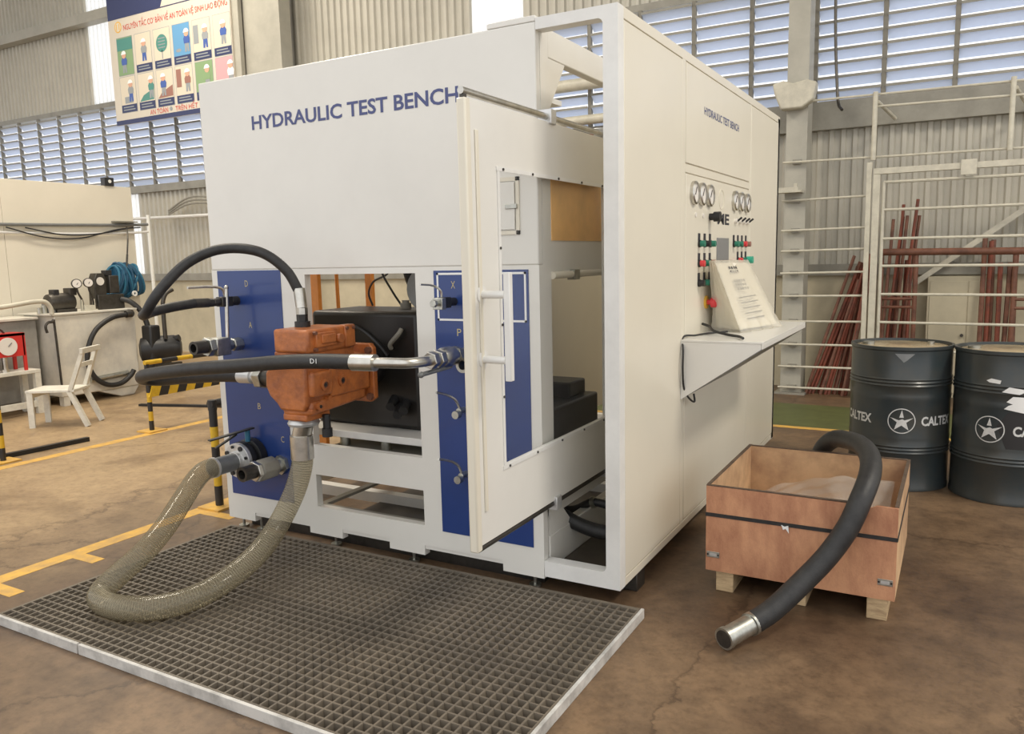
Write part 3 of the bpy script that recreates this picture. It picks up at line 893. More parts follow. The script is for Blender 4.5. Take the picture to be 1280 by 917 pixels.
# printed keys on the inclined face (between B0 B1 T1 T0)
def face_pt(u, w, off=0.003):
    b0, b1, t1, t0 = (shr(q) for q in (B[0], B[1], T[1], T[0]))
    pnt = (b0.lerp(b1, u)).lerp(t0.lerp(t1, u), w)
    n = (b1 - b0).cross(t0 - b0).normalized()
    return pnt + n * off
f = MB()
for w_, n_, u0, du in ((0.90, 4, 0.30, 0.07), (0.84, 4, 0.30, 0.07), (0.70, 5, 0.30, 0.07), (0.64, 5, 0.30, 0.07), (0.58, 5, 0.32, 0.07)):
    for i in range(n_):
        a = [face_pt(u0 + du * i, w_), face_pt(u0 + du * i + 0.035, w_), face_pt(u0 + du * i + 0.035, w_ + 0.04), face_pt(u0 + du * i, w_ + 0.04)]
        f.add(a, [(0, 1, 2, 3)])
for w_ in (0.46, 0.38, 0.30, 0.22, 0.14):
    a = [face_pt(0.25, w_), face_pt(0.75, w_ + 0.01), face_pt(0.75, w_ + 0.025), face_pt(0.25, w_ + 0.015)]
    f.add(a, [(0, 1, 2, 3)])
obj('printed_keys', f, 'black_letters', wp)
obj('cable', MB().tube([(0.008, 1.15, 1.098), (0.05, 1.12, 1.09), (0.10, 1.03, 1.075), (0.17, 1.0, 1.062), (0.25, 0.93, 1.06), (0.285, 0.86, 1.06)], 0.007, 8), 'rubber',
    label='short black cable end lying across the desk by the wrapped panel', cat='cable')
obj('cable', MB().tube([(0.13, 1.18, 1.058), (0.06, 1.08, 1.057), (0.03, 0.95, 1.058), (0.0, 0.84, 1.058), (-0.002 + .02, 0.785, 1.0), (0.02, 0.775, 0.90), (0.02, 0.80, 0.81), (0.03, 0.86, 0.75), (0.04, 0.91, 0.73), (0.03, 0.93, 0.765)], 0.005, 8), 'rubber',
    label='thin black wire looping over the left end of the desk', cat='cable')

# ---- valves on the left blue panel (parts of the bench, stand out along -Y)
def along(x, z, y):
    return (x, -y, z)


va = obj('ball_valve', MB().cyl(along(-2.14, 1.045, -0.002), along(-2.14, 1.045, 0.06), 0.036, 6).cyl(along(-2.14, 1.045, 0.06), along(-2.14, 1.045, 0.10), 0.028, 16)
         .box((-2.185, -0.19, 1.0), (-2.095, -0.10, 1.09)), 'zinc', bench, bevel=0.006, label='steel ball valve with a long upright rod')
obj('hex_nut', MB().cyl(along(-2.14, 1.05, 0.19), along(-2.14, 1.05, 0.225), 0.05, 6), 'zinc', va, bevel=0.003)
obj('outlet', MB().lathe([(0.034, 0.225), (0.034, 0.30), (0.022, 0.30), (0.022, 0.25)], (-2.14, 0, 1.052), (0, -1, 0), 20, cap=False), 'dark_steel', va)
obj('lever_rod', MB().cyl((-2.12, -0.10, 1.08), (-2.12, -0.085, 1.345), 0.010, 12).sphere((-2.12, -0.085, 1.345), 0.012), 'steel', va)
vb = obj('ball_valve', MB().cyl(along(-2.14, 1.272, -0.002), along(-2.14, 1.272, 0.05), 0.024, 16).box((-2.165, -0.12, 1.247), (-2.115, -0.05, 1.297)).cyl(along(-2.14, 1.272, 0.12), along(-2.14, 1.272, 0.16), 0.022, 6),
         'dark_steel', bench, bevel=0.004, label='small steel ball valve feeding the arched hose')
obj('lever', MB().tube([(-2.13, -0.09, 1.30), (-2.13, -0.10, 1.335), (-2.145, -0.14, 1.35), (-2.16, -0.29, 1.352)], 0.007, 8, 3), 'steel', vb)
# suction butterfly valve with flange
fx_, fz_ = -2.085, 0.443
bf = obj('butterfly_valve', MB().lathe([(0.085, 0), (0.10, 0.01), (0.10, 0.05), (0.078, 0.058), (0.078, 0.075), (0.095, 0.08), (0.095, 0.105)], (fx_, 0.0, fz_), (0, -1, 0), 32), 'black_metal', bench,
         label='black butterfly valve with an aluminium flange')
fg = obj('flange', MB().lathe([(0.092, 0.105), (0.092, 0.128), (0.050, 0.128), (0.050, 0.15)], (fx_, 0, fz_), (0, -1, 0), 32), 'aluminium', bf, bevel=0.002)
for i in range(8):
    a = 2 * PI * (i + 0.4) / 8
    r = 0.075; x, z = fx_ + r * math.cos(a), fz_ + r * math.sin(a)
    rr = 0.013 if i % 2 else 0.008
    obj('bolt', MB().cyl((x, -0.126, z), (x, -0.136, z), rr, 12), 'black_metal', bf)
obj('pipe_stub', MB().cyl((fx_, -0.15, fz_), (fx_, -0.285, fz_), 0.046, 24), 'grey_pipe', bf)
obj('stem', MB().cyl((fx_ + 0.01, -0.055, fz_ + 0.09), (fx_ + 0.01, -0.055, fz_ + 0.15), 0.014, 12), 'blue_light_hose', bf)
obj('lever', MB().bar((fx_ + 0.03, -0.03, fz_ + 0.16), (fx_ - 0.03, -0.27, fz_ + 0.135), 0.03, 0.008), 'black_metal', bf, bevel=0.002)
obj('lever', MB().bar((fx_ + 0.0, -0.12, fz_ + 0.14), (fx_ - 0.02, -0.24, fz_ + 0.09), 0.02, 0.008), 'black_metal', bf, bevel=0.002)
vc = obj('ball_valve', MB().cyl(along(-1.888, 0.415, -0.002), along(-1.888, 0.415, 0.025), 0.052, 6).cyl(along(-1.888, 0.417, 0.025), along(-1.888, 0.417, 0.065), 0.036, 16), 'zinc', bench, label='dark steel ball valve with an open hex end')
obj('valve_body', MB().lathe([(0.05, 0.06), (0.058, 0.075), (0.058, 0.165), (0.05, 0.175)], (-1.888, 0, 0.42), (0, -1, 0), 8), 'wall_steel', vc, bevel=0.004)
obj('hex_nut', MB().cyl(along(-1.888, 0.424, 0.175), along(-1.888, 0.424, 0.20), 0.054, 6), 'steel', vc, bevel=0.003)
obj('outlet', MB().lathe([(0.038, 0.20), (0.038, 0.275), (0.024, 0.275), (0.024, 0.23)], (-1.888, 0, 0.428), (0, -1, 0), 20, cap=False), 'dark_steel', vc)

# ---- valves on the right blue panel
vd = obj('needle_valve', MB().cyl(along(-0.775, 1.278, 0), along(-0.775, 1.278, 0.06), 0.018, 14).box((-0.798, -0.115, 1.255), (-0.752, -0.06, 1.301)), 'black_metal', bench, bevel=0.003, label='small valve inside the white outline')
obj('valve_body', MB().box((-0.80, -0.135, 1.25), (-0.75, -0.105, 1.30)).cyl(along(-0.775, 1.278, 0.13), along(-0.775, 1.278, 0.165), 0.012, 12).cyl(along(-0.775, 1.278, 0.15), along(-0.775, 1.278, 0.17), 0.017, 6), 'zinc', vd, bevel=0.002)
obj('lever', MB().tube([(-0.775, -0.10, 1.30), (-0.775, -0.105, 1.33), (-0.79, -0.135, 1.352), (-0.80, -0.22, 1.362)], 0.005, 8, 3), 'steel', vd)
VX, VZ = -0.735, 1.048
ve = obj('ball_valve', MB().cyl(along(VX, VZ, 0), along(VX, VZ, 0.05), 0.026, 16).cyl(along(VX, VZ, 0.05), along(VX, VZ, 0.075), 0.04, 6), 'zinc', bench, label='steel ball valve holding the long hose')
obj('valve_body', MB().lathe([(0.032, 0.075), (0.04, 0.09), (0.045, 0.12), (0.045, 0.16), (0.038, 0.18)], (VX, 0, VZ), (0, -1, 0), 16), 'steel', ve)
obj('hex_nut', MB().cyl(along(VX, VZ, 0.18), along(VX, VZ, 0.215), 0.04, 6).cyl(along(VX, VZ, 0.215), along(VX, VZ, 0.23), 0.03, 16).cyl(along(VX, VZ, 0.23), along(VX, VZ, 0.265), 0.038, 6), 'steel', ve, bevel=0.003)
obj('lever', MB().tube([(VX + 0.01, -0.12, VZ - 0.04), (VX, -0.15, VZ - 0.045), (VX - 0.02, -0.30, VZ - 0.055)], 0.010, 10, 3).sphere((VX - 0.02, -0.30, VZ - 0.055), 0.014), 'grey_pipe', ve)
obj('port', MB().lathe([(0.022, 0), (0.022, 0.05), (0.034, 0.055), (0.034, 0.07), (0.02, 0.07), (0.02, 0.03)], (-0.70, 0, 1.005), (0, -1, 0), 20, cap=False), 'zinc', bench)
for z in (0.795, 0.50):
    q = obj('drain_valve', MB().cyl(along(-0.74, z, 0), along(-0.74, z, 0.05), 0.014, 12).cyl(along(-0.74, z - 0.012, 0.05), along(-0.74, z - 0.012, 0.08), 0.018, 12), 'zinc', bench)
    obj('lever', MB().tube([(-0.74, -0.04, z + 0.01), (-0.745, -0.06, z + 0.05), (-0.76, -0.09, z + 0.075), (-0.78, -0.16, z + 0.10)], 0.006, 8, 3), 'steel', q)

# ================================================================== ORANGE PUMP
OP = 'orange_paint'
pump = thing('hydraulic_pump', (-1.47, -0.1, 0.75), 'orange piston pump mounted at the front of the test bench', 'pump')
body = MB()
end = [(-1.565, 1.00), (-1.60, 0.965), (-1.604, 0.90), (-1.582, 0.857), (-1.538, 0.822), (-1.52, 0.795), (-1.375, 0.795), (-1.352, 0.83), (-1.352, 1.00), (-1.37, 1.02), (-1.54, 1.02)]
body.prism(end, 'y', -0.35, -0.20)
body.prism([(-1.59, 1.02), (-1.60, 0.95), (-1.58, 0.84), (-1.50, 0.79), (-1.40, 0.79), (-1.365, 0.83), (-1.365, 1.02)], 'y', -0.20, 0.09)
pb = obj('pump_casing', body, OP, pump, bevel=0.012, seg=3)
# rounded lower belly, tapered to the flange
f = MB()
f.add([(-1.52, -0.33, 0.765), (-1.345, -0.33, 0.775), (-1.345, 0.05, 0.80), (-1.52, 0.05, 0.80), (-1.54, -0.33, 0.84), (-1.345, -0.33, 0.84), (-1.345, 0.05, 0.86), (-1.54, 0.05, 0.86)],
      [(0, 3, 2, 1), (4, 5, 6, 7), (0, 1, 5, 4), (1, 2, 6, 5), (2, 3, 7, 6), (3, 0, 4, 7)])
obj('belly', f, OP, pump, bevel=0.014, seg=3)
# valve block on top
f = MB()
f.box((-1.545, -0.34, 1.06), (-1.335, -0.05, 1.166))
vblk = obj('valve_block', f, OP, pump, bevel=0.012, seg=3)
obj('valve_cap', MB().box((-1.37, -0.10, 1.065), (-1.325, -0.03, 1.170)), OP, vblk, bevel=0.006)
obj('regulator', MB().box((-1.338, -0.30, 1.085), (-1.318, -0.17, 1.15)).box((-1.322, -0.27, 1.10), (-1.310, -0.18, 1.14)).cyl((-1.32, -0.155, 1.115), (-1.30, -0.155, 1.115), 0.022, 14), OP, vblk, bevel=0.004)
for y, z in ((-0.09, 1.155), (-0.045, 1.155), (-0.30, 1.15), (-0.30, 1.075)):
    obj('bolt', MB().cyl((-1.34, y, z), (-1.318, y, z), 0.009, 6), 'copper_paint', vblk)
obj('neck_plate', MB().box((-1.555, -0.33, 1.015), (-1.345, -0.02, 1.062)), OP, pump, bevel=0.006)
# port block on the side with hollow plugs
pblk = obj('port_block', MB().box((-1.365, -0.335, 0.862), (-1.322, -0.205, 0.975)), OP, pump, bevel=0.012, seg=3)
obj('side_cover', MB().box((-1.365, -0.205, 0.845), (-1.338, 0.075, 0.985)), OP, pump, bevel=0.008)
for y, x in ((-0.262, -1.322), (-0.127, -1.338)):
    pg = obj('port_plug', MB().lathe([(0.027, 0), (0.027, 0.008), (0.016, 0.010), (0.016, 0.002)], (x, y, 0.912), (1, 0, 0), 22, cap=False), OP, pump)
    obj('socket', MB().cyl((x + 0.0005, y, 0.912), (x + 0.006, y, 0.912), 0.0155, 18), 'copper_paint', pg)
    obj('socket_hole', MB().cyl((x + 0.006, y, 0.912), (x + 0.0085, y, 0.912), 0.009, 6), 'black_metal', pg)
pl = obj('port_plug', MB().cyl((-1.35, -0.285, 0.815), (-1.33, -0.285, 0.815), 0.02, 18), OP, pump)
obj('socket_hole', MB().cyl((-1.33, -0.285, 0.815), (-1.3285, -0.285, 0.815), 0.009, 6), 'black_metal', pl)
for y, z in ((-0.335, 0.80), (-0.225, 0.845)):
    obj('bolt', MB().cyl((-1.352, y, z), (-1.328, y, z), 0.011, 6), OP, pump)
# mounting flange with ears
f = MB()
f.prism([(-1.62, 0.79), (-1.60, 0.77), (-1.355, 0.77), (-1.325, 0.79), (-1.325, 1.04), (-1.345, 1.062), (-1.60, 1.062), (-1.62, 1.04)], 'y', 0.09, 0.122)
fl_ = obj('mounting_flange', f, OP, pump, bevel=0.006)
for z in (1.03, 0.80):
    obj('bolt', MB().cyl((-1.345, 0.092, z), (-1.345, 0.07, z), 0.018, 6), 'copper_paint', fl_)
# suction flange below
sf = obj('suction_flange', MB().box((-1.525, -0.33, 0.745), (-1.38, -0.17, 0.778)), 'orange_paint', pump, bevel=0.008)
obj('suction_collar', MB().lathe([(0.07, 0), (0.075, 0.012), (0.066, 0.03), (0.05, 0.035)], (-1.475, -0.25, 0.712), (0, 0, 1), 28), 'aluminium', pump)
obj('suction_pipe', MB().cyl((-1.475 - .02, -0.25, 0.652), (-1.475, -0.25, 0.715), 0.045, 24), 'steel', pump)
obj('drain_fitting', MB().cyl((-1.36, -0.22, 0.70), (-1.36, -0.22, 0.765), 0.018, 6).cyl((-1.36, -0.22, 0.66), (-1.36, -0.22, 0.70), 0.024, 14), 'black_metal', pump)
# left port fittings
lp = obj('side_port', MB().cyl((-1.60, -0.25, 0.925), (-1.66, -0.25, 0.925), 0.055, 20).cyl((-1.66, -0.25, 0.925), (-1.70, -0.25, 0.924), 0.042, 20), 'dark_steel', pump)
obj('hex_nut', MB().cyl((-1.70, -0.25, 0.924), (-1.745, -0.25, 0.923), 0.058, 6), 'zinc', lp, bevel=0.003)
tp = obj('top_port', MB().cyl((-1.495, -0.2, 1.164), (-1.495, -0.2, 1.192), 0.036, 18).cyl((-1.495, -0.2, 1.192), (-1.495, -0.2, 1.225), 0.026, 6), 'black_metal', pump)

# ================================================================== HOSES
h = thing('hydraulic_hose', (-2.0, -0.4, 1.2), 'black hose arching from the left panel onto the top of the orange pump', 'hose')
obj('hose_body', MB().tube([(-2.14, -0.27, 1.274), (-2.14, -0.40, 1.264), (-2.135, -0.52, 1.248), (-2.085, -0.60, 1.240), (-2.03, -0.625, 1.255), (-1.985, -0.62, 1.308), (-1.952, -0.58, 1.374), (-1.904, -0.48, 1.475), (-1.804, -0.38, 1.532), (-1.645, -0.29, 1.515), (-1.547, -0.23, 1.428), (-1.505, -0.2, 1.33)], 0.0235, 16, 8), 'rubber', h)
obj('crimp', MB().cyl((-2.14, -0.16, 1.272), (-2.14, -0.19, 1.272), 0.022, 6).cyl((-2.14, -0.19, 1.272), (-2.14, -0.275, 1.274), 0.024, 18), 'dark_steel', h)
obj('crimp', MB().cyl((-1.495, -0.2, 1.225), (-1.495, -0.2, 1.255), 0.027, 6).cyl((-1.495, -0.2, 1.255), (-1.504, -0.2, 1.345), 0.0265, 18), 'steel', h)

h = thing('hydraulic_hose', (-1.7, -0.4, 0.9), 'long black hose crossing the pump, doubled back into its left port', 'hose')
hb = obj('hose_body', MB().tube([(-0.885, -0.445, 1.056), (-1.156, -0.46, 1.052), (-1.40, -0.462, 1.036), (-1.585, -0.46, 1.016), (-1.972, -0.452, 0.977), (-2.278, -0.425, 0.936), (-2.43, -0.39, 0.908), (-2.495, -0.33, 0.882), (-2.46, -0.27, 0.872), (-2.30, -0.25, 0.888), (-1.975, -0.25, 0.918), (-1.86, -0.25, 0.921)], 0.032, 18, 8), 'rubber', h)
obj('elbow', MB().tube([(VX, -0.265, VZ), (VX - 0.002, -0.32, VZ + 0.002), (-0.762, -0.385, 1.052), (-0.83, -0.425, 1.055), (-0.90, -0.446, 1.056)], 0.022, 16), 'steel', h)
obj('crimp', MB().cyl((-0.875, -0.444, 1.056), (-0.985, -0.452, 1.054), 0.035, 20), 'steel', h)
obj('crimp', MB().cyl((-1.745, -0.25, 0.923), (-1.79, -0.25, 0.922), 0.028, 16).cyl((-1.79, -0.25, 0.922), (-1.875, -0.25, 0.921), 0.035, 20), 'aluminium', h)
mb = fit(text_mb('D1', 1.0), (-1.18, -0.4935, 1.046), (1, 0, 0.03), (0, 0, 1), 0.035, 0.02)
obj('printed_mark', mb, 'white_print', h)

CH = [(fx_, -0.27, fz_), (-2.083, -0.33, 0.442), (-2.043, -0.42, 0.425), (-1.987, -0.55, 0.363), (-1.931, -0.70, 0.282), (-1.905, -0.85, 0.207), (-1.925, -0.96, 0.145),
      (-1.915, -1.04, 0.104), (-1.80, -1.073, 0.094), (-1.643, -1.03, 0.094), (-1.557, -0.946, 0.098), (-1.505, -0.825, 0.115), (-1.494, -0.665, 0.15), (-1.51, -0.50, 0.206),
      (-1.525, -0.37, 0.295), (-1.515, -0.29, 0.405), (-1.50, -0.252, 0.52), (-1.496, -0.25, 0.60)]
ch = thing('suction_hose', (-1.7, -0.7, 0.05), 'clear wire-reinforced suction hose looping down onto the grating', 'hose')
obj('pvc_wall', MB().tube(CH, 0.050, 24, 8, cap=False), 'clear_pvc', ch)
P = spline(CH, 60)
fr = frames(P)
Ls = [0.0]
for a, b in zip(P[:-1], P[1:]): Ls.append(Ls[-1] + (b - a).length)
w = MB(); pts = []
tot = Ls[-1]; pit = 0.0115; stp = pit / 14; s = 0.0; k = 0
while s < tot:
    while k < len(Ls) - 2 and Ls[k + 1] < s: k += 1
    u = (s - Ls[k]) / max(1e-9, Ls[k + 1] - Ls[k])
    c = P[k].lerp(P[k + 1], u); a = fr[k][0].lerp(fr[k + 1][0], u); b = fr[k][1].lerp(fr[k + 1][1], u)
    t = 2 * PI * s / pit
    pts.append(c + (a * math.cos(t) + b * math.sin(t)) * 0.0485)
    s += stp
w.tube(pts, 0.0009, 4, 1)
obj('wire_spiral', w, 'zinc', ch)
obj('end_cuff', MB().cyl((-1.495, -0.25, 0.66), (-1.496, -0.25, 0.548), 0.054, 28), 'steel', ch)
obj('clamp_band', MB().ring((fx_, -0.272, fz_), (0, -1, 0), 0.053, 0.045, 0.012, 24), 'aluminium', ch)

# ================================================================== GRATING
gx0, gx1, gy0, gy1 = -2.275, 0.112, -1.275, -0.032
gr = thing('floor_grating', ((gx0 + gx1) / 2, (gy0 + gy1) / 2, 0), 'brown moulded floor grating with a white edge in front of the test bench', 'grating')
obj('drip_tray', MB().box((gx0 + 0.01, gy0 + 0.01, 0.0), (gx1 - 0.01, gy1 - 0.01, 0.010)), 'tray_dark', gr)
pit = 0.0405
def taper_bar(L, axis):
    m = MB(); a, b = 0.0036, 0.0105
    prof = [(-b, 0.006), (b, 0.006), (a, 0.040), (-a, 0.040)]
    return m.prism(prof, axis, 0, L)
O = ORI[gr]
nx = int((gx1 - gx0 - 0.03) / pit); ny = int((gy1 - gy0 - 0.03) / pit)
px = (gx1 - gx0 - 0.03) / nx; py = (gy1 - gy0 - 0.03) / ny
bx = obj('cross_bar', taper_bar(gy1 - gy0 - 0.024, 'y').xf(lambda p: p + O), 'grating_resin', gr)
bx.location = (gx0 + 0.015 - O.x, gy0 + 0.012 - O.y, 0)
for i in range(1, nx + 1): share(bx, (px * i, 0, 0))
by = obj('bearing_bar', taper_bar(gx1 - gx0 - 0.024, 'x').xf(lambda p: p + O), 'grating_resin', gr)
by.location = (gx0 + 0.012 - O.x, gy0 + 0.015 - O.y, 0.0003)
for i in range(1, ny + 1): share(by, (0, py * i, 0))
seam = -1.705
obj('edge_strip', MB().box((gx0 - 0.004, gy0 - 0.004, 0.0), (seam - 0.004, gy0 + 0.010, 0.041)), 'rim_white', gr, bevel=0.002)
obj('edge_strip', MB().box((seam + 0.004, gy0 - 0.004, 0.0), (gx1 + 0.004, gy0 + 0.010, 0.041)), 'rim_white', gr, bevel=0.002)
obj('edge_strip', MB().box((gx1 - 0.010, gy0 + 0.012, 0.0), (gx1 + 0.004, gy1 + 0.004, 0.041)), 'rim_white', gr, bevel=0.002)
obj('edge_strip', MB().box((gx0 - 0.004, gy0 + 0.012, 0.0), (gx0 + 0.008, gy1 + 0.004, 0.038)), 'grating_resin', gr, bevel=0.002)
obj('edge_strip', MB().box((gx0 + 0.01, gy1 - 0.008, 0.0), (gx1 - 0.012, gy1 + 0.004, 0.040)), 'grating_resin', gr, bevel=0.002)

# ================================================================== CRATE
cx0, cx1, cy0, cy1, cz0, cz1 = 0.257, 1.006, 0.36, 1.17, 0.092, 0.472
cr = thing('wooden_crate', (0.63, 0.76, 0), 'open plywood crate on timber runners beside the test bench', 'crate')
th = 0.013
obj('crate_side', MB().prism([(cx0, cz0), (cx1, cz0), (cx1, cz1 - 0.004), (0.93, cz1 - 0.002), (0.91, cz1 - 0.012), (0.85, cz1 - 0.004), (cx0, cz1)], 'y', cy0, cy0 + th), 'plywood', cr)
obj('crate_side', MB().box((cx0, cy1 - th, cz0), (cx1, cy1, cz1 - 0.002)), 'plywood_inner', cr)
obj('crate_side', MB().box((cx0, cy0 + th, cz0), (cx0 + th, cy1 - th, cz1)), 'plywood_inner', cr)
obj('crate_side', MB().box((cx1 - th, cy0 + th, cz0), (cx1, cy1 - th, cz1 - 0.003)), 'plywood_inner', cr)
obj('crate_floor', MB().box((cx0 + th, cy0 + th, cz0), (cx1 - th, cy1 - th, cz0 + 0.015)), 'plywood_inner', cr)
f = MB()
f.box((cx0 - 0.001, cy0 + th, cz1), (cx0 + th + 0.001, cy1, cz1 + 0.004)).box((cx0 + th, cy1 - th - .001, cz1 - 0.002), (cx1 - th, cy1 + 0.001, cz1 + 0.002)).box((cx1 - th - 0.001, cy0 + th, cz1 - 0.003), (cx1 + 0.001, cy1, cz1 + 0.001))
f.box((cx0, cy0 - 0.001, cz1 - 0.001), (0.84, cy0 + th + .001, cz1 + 0.003))
obj('dirty_rim', f, 'plywood_edge', cr)
for x in (0.30, 0.60, 0.905):
    obj('runner', MB().box((x, cy0 + 0.012, 0.0), (x + 0.075, cy1 - 0.01, cz0)), 'raw_wood', cr, bevel=0.003)
obj('strap', MB().box((cx0 - 0.002, cy0 - 0.003, 0.336), (cx1 + 0.002, cy0, 0.352)).box((cx1, cy0, 0.336), (cx1 + 0.003, cy1, 0.352)), 'rubber', cr)
obj('white_tag', MB().prism([(0.572, 0.342), (0.585, 0.336), (0.600, 0.342), (0.603, 0.31), (0.59, 0.328), (0.58, 0.322)], 'y', cy0 - 0.006, cy0 - 0.003), 'white_print', cr)
for x, z in ((0.262, 0.165), (0.942, 0.165)):
    c = obj('corner_clip', MB().box((x, cy0 - 0.003, z - 0.013), (x + 0.055, cy0, z + 0.013)), 'zinc', cr, bevel=0.001)
    obj('clip_slot', MB().box((x + 0.012, cy0 - 0.004, z - 0.006), (x + 0.043, cy0 - 0.003, z + 0.006)), 'aluminium', c)
    for dx in (0.005, 0.05): obj('rivet', MB().cyl((x + dx, cy0 - 0.003, z), (x + dx, cy0 - 0.005, z), 0.004, 8), 'black_metal', c)
# plastic bag lying in the crate
def crumple(x0, x1, y0, y1, zf, n=60, amp=0.05, seed=1):
    rn = random.Random(seed)
    ph = [(rn.uniform(-15, 15), rn.uniform(-15, 15), rn.uniform(0, 6.3), rn.uniform(0.2, 0.8)) for _ in range(7)]
    m = MB(); vs = []; fs = []
    for j in range(n):
        for i in range(n):
            u, v = i / (n - 1), j / (n - 1)
            x, y = x0 + (x1 - x0) * u, y0 + (y1 - y0) * v
            z = zf(u, v) + amp * sum(w_ * abs(math.sin(a * u + b * v + c)) for a, b, c, w_ in ph) / 4
            vs.append((x, y, z))
    for j in range(n - 1):
        for i in range(n - 1):
            a = j * n + i; fs.append((a, a + 1, a + n + 1, a + n))
    return m.add(vs, fs)


bag = obj('plastic_bag', crumple(cx0 + 0.06, cx1 - 0.06, cy0 + 0.10, cy1 - 0.05, lambda u, v: 0.22 + 0.12 * v * u + 0.05 * math.sin(PI * u)), 'poly_bag', None,
          label='crumpled clear plastic sheet lying inside the plywood crate', cat='plastic sheet')
# dark trough shape and pale wooden board inside
obj('wood_offcut', MB().prism([(0.36, 0.75), (0.72, 0.62), (0.74, 0.68), (0.40, 0.80)], 'z', 0.245, 0.262), 'raw_wood', None, bevel=0.002, label='pale timber offcut lying in the plywood crate', cat='board')
# black hose hung over the crate
ch2 = thing('crate_hose', (0.75, 0.3, 0), 'thick black hose with a steel end hanging out of the plywood crate', 'hose')
obj('hose_body', MB().tube([(0.54, -0.012, 0.062), (0.60, 0.055, 0.10), (0.70, 0.17, 0.20), (0.775, 0.245, 0.29), (0.838, 0.295, 0.40), (0.872, 0.345, 0.495), (0.890, 0.46, 0.560), (0.875, 0.64, 0.590), (0.825, 0.84, 0.592), (0.745, 1.04, 0.570), (0.66, 1.18, 0.535), (0.60, 1.25, 0.46), (0.57, 1.28, 0.33), (0.56, 1.29, 0.12), (0.56, 1.29, 0.045)], 0.043, 20, 8), 'rubber', ch2)
d = Vector((0.54, -0.012, 0.062)) - Vector((0.464, -0.165, 0.042))
e0, e1 = Vector((0.545, -0.002, 0.064)), Vector((0.470, -0.155, 0.048))
fe = obj('hose_end', MB().cyl(e0, e0.lerp(e1, 0.15), 0.044, 24).cyl(e0.lerp(e1, 0.15), e0.lerp(e1, 0.88), 0.038, 24).cyl(e0.lerp(e1, 0.88), e1, 0.042, 24), 'zinc', ch2)
obj('open_mouth', MB().cyl(e1.lerp(e0, 0.01), e1 - (e0 - e1).normalized() * 0.0015, 0.034, 20), 'dark_steel', fe)

# ================================================================== DRUMS
def wrap(mb, cx, cy, r, a0, z0):
    """wrap a flat shape (x along the girth, y up) round a vertical cylinder"""
    bmx = bmesh.new()
    vs = [bmx.verts.new(v) for v in mb.v]
    for q in mb.f:
        try: bmx.faces.new([vs[i] for i in q])
        except ValueError: pass
    xs = [v[0] for v in mb.v]
    x = min(xs) + 0.008
    while x < max(xs):
        bmesh.ops.bisect_plane(bmx, geom=bmx.verts[:] + bmx.edges[:] + bmx.faces[:], plane_co=(x, 0, 0), plane_no=(1, 0, 0))
        x += 0.008
    bmx.verts.index_update()
    out = MB()
    for v in bmx.verts:
        a = a0 + v.co.x / r
        out.v.append((cx + r * math.cos(a), cy + r * math.sin(a), z0 + v.co.y))
    out.f = [[v.index for v in q.verts] for q in bmx.faces]
    bmx.free()
    return out


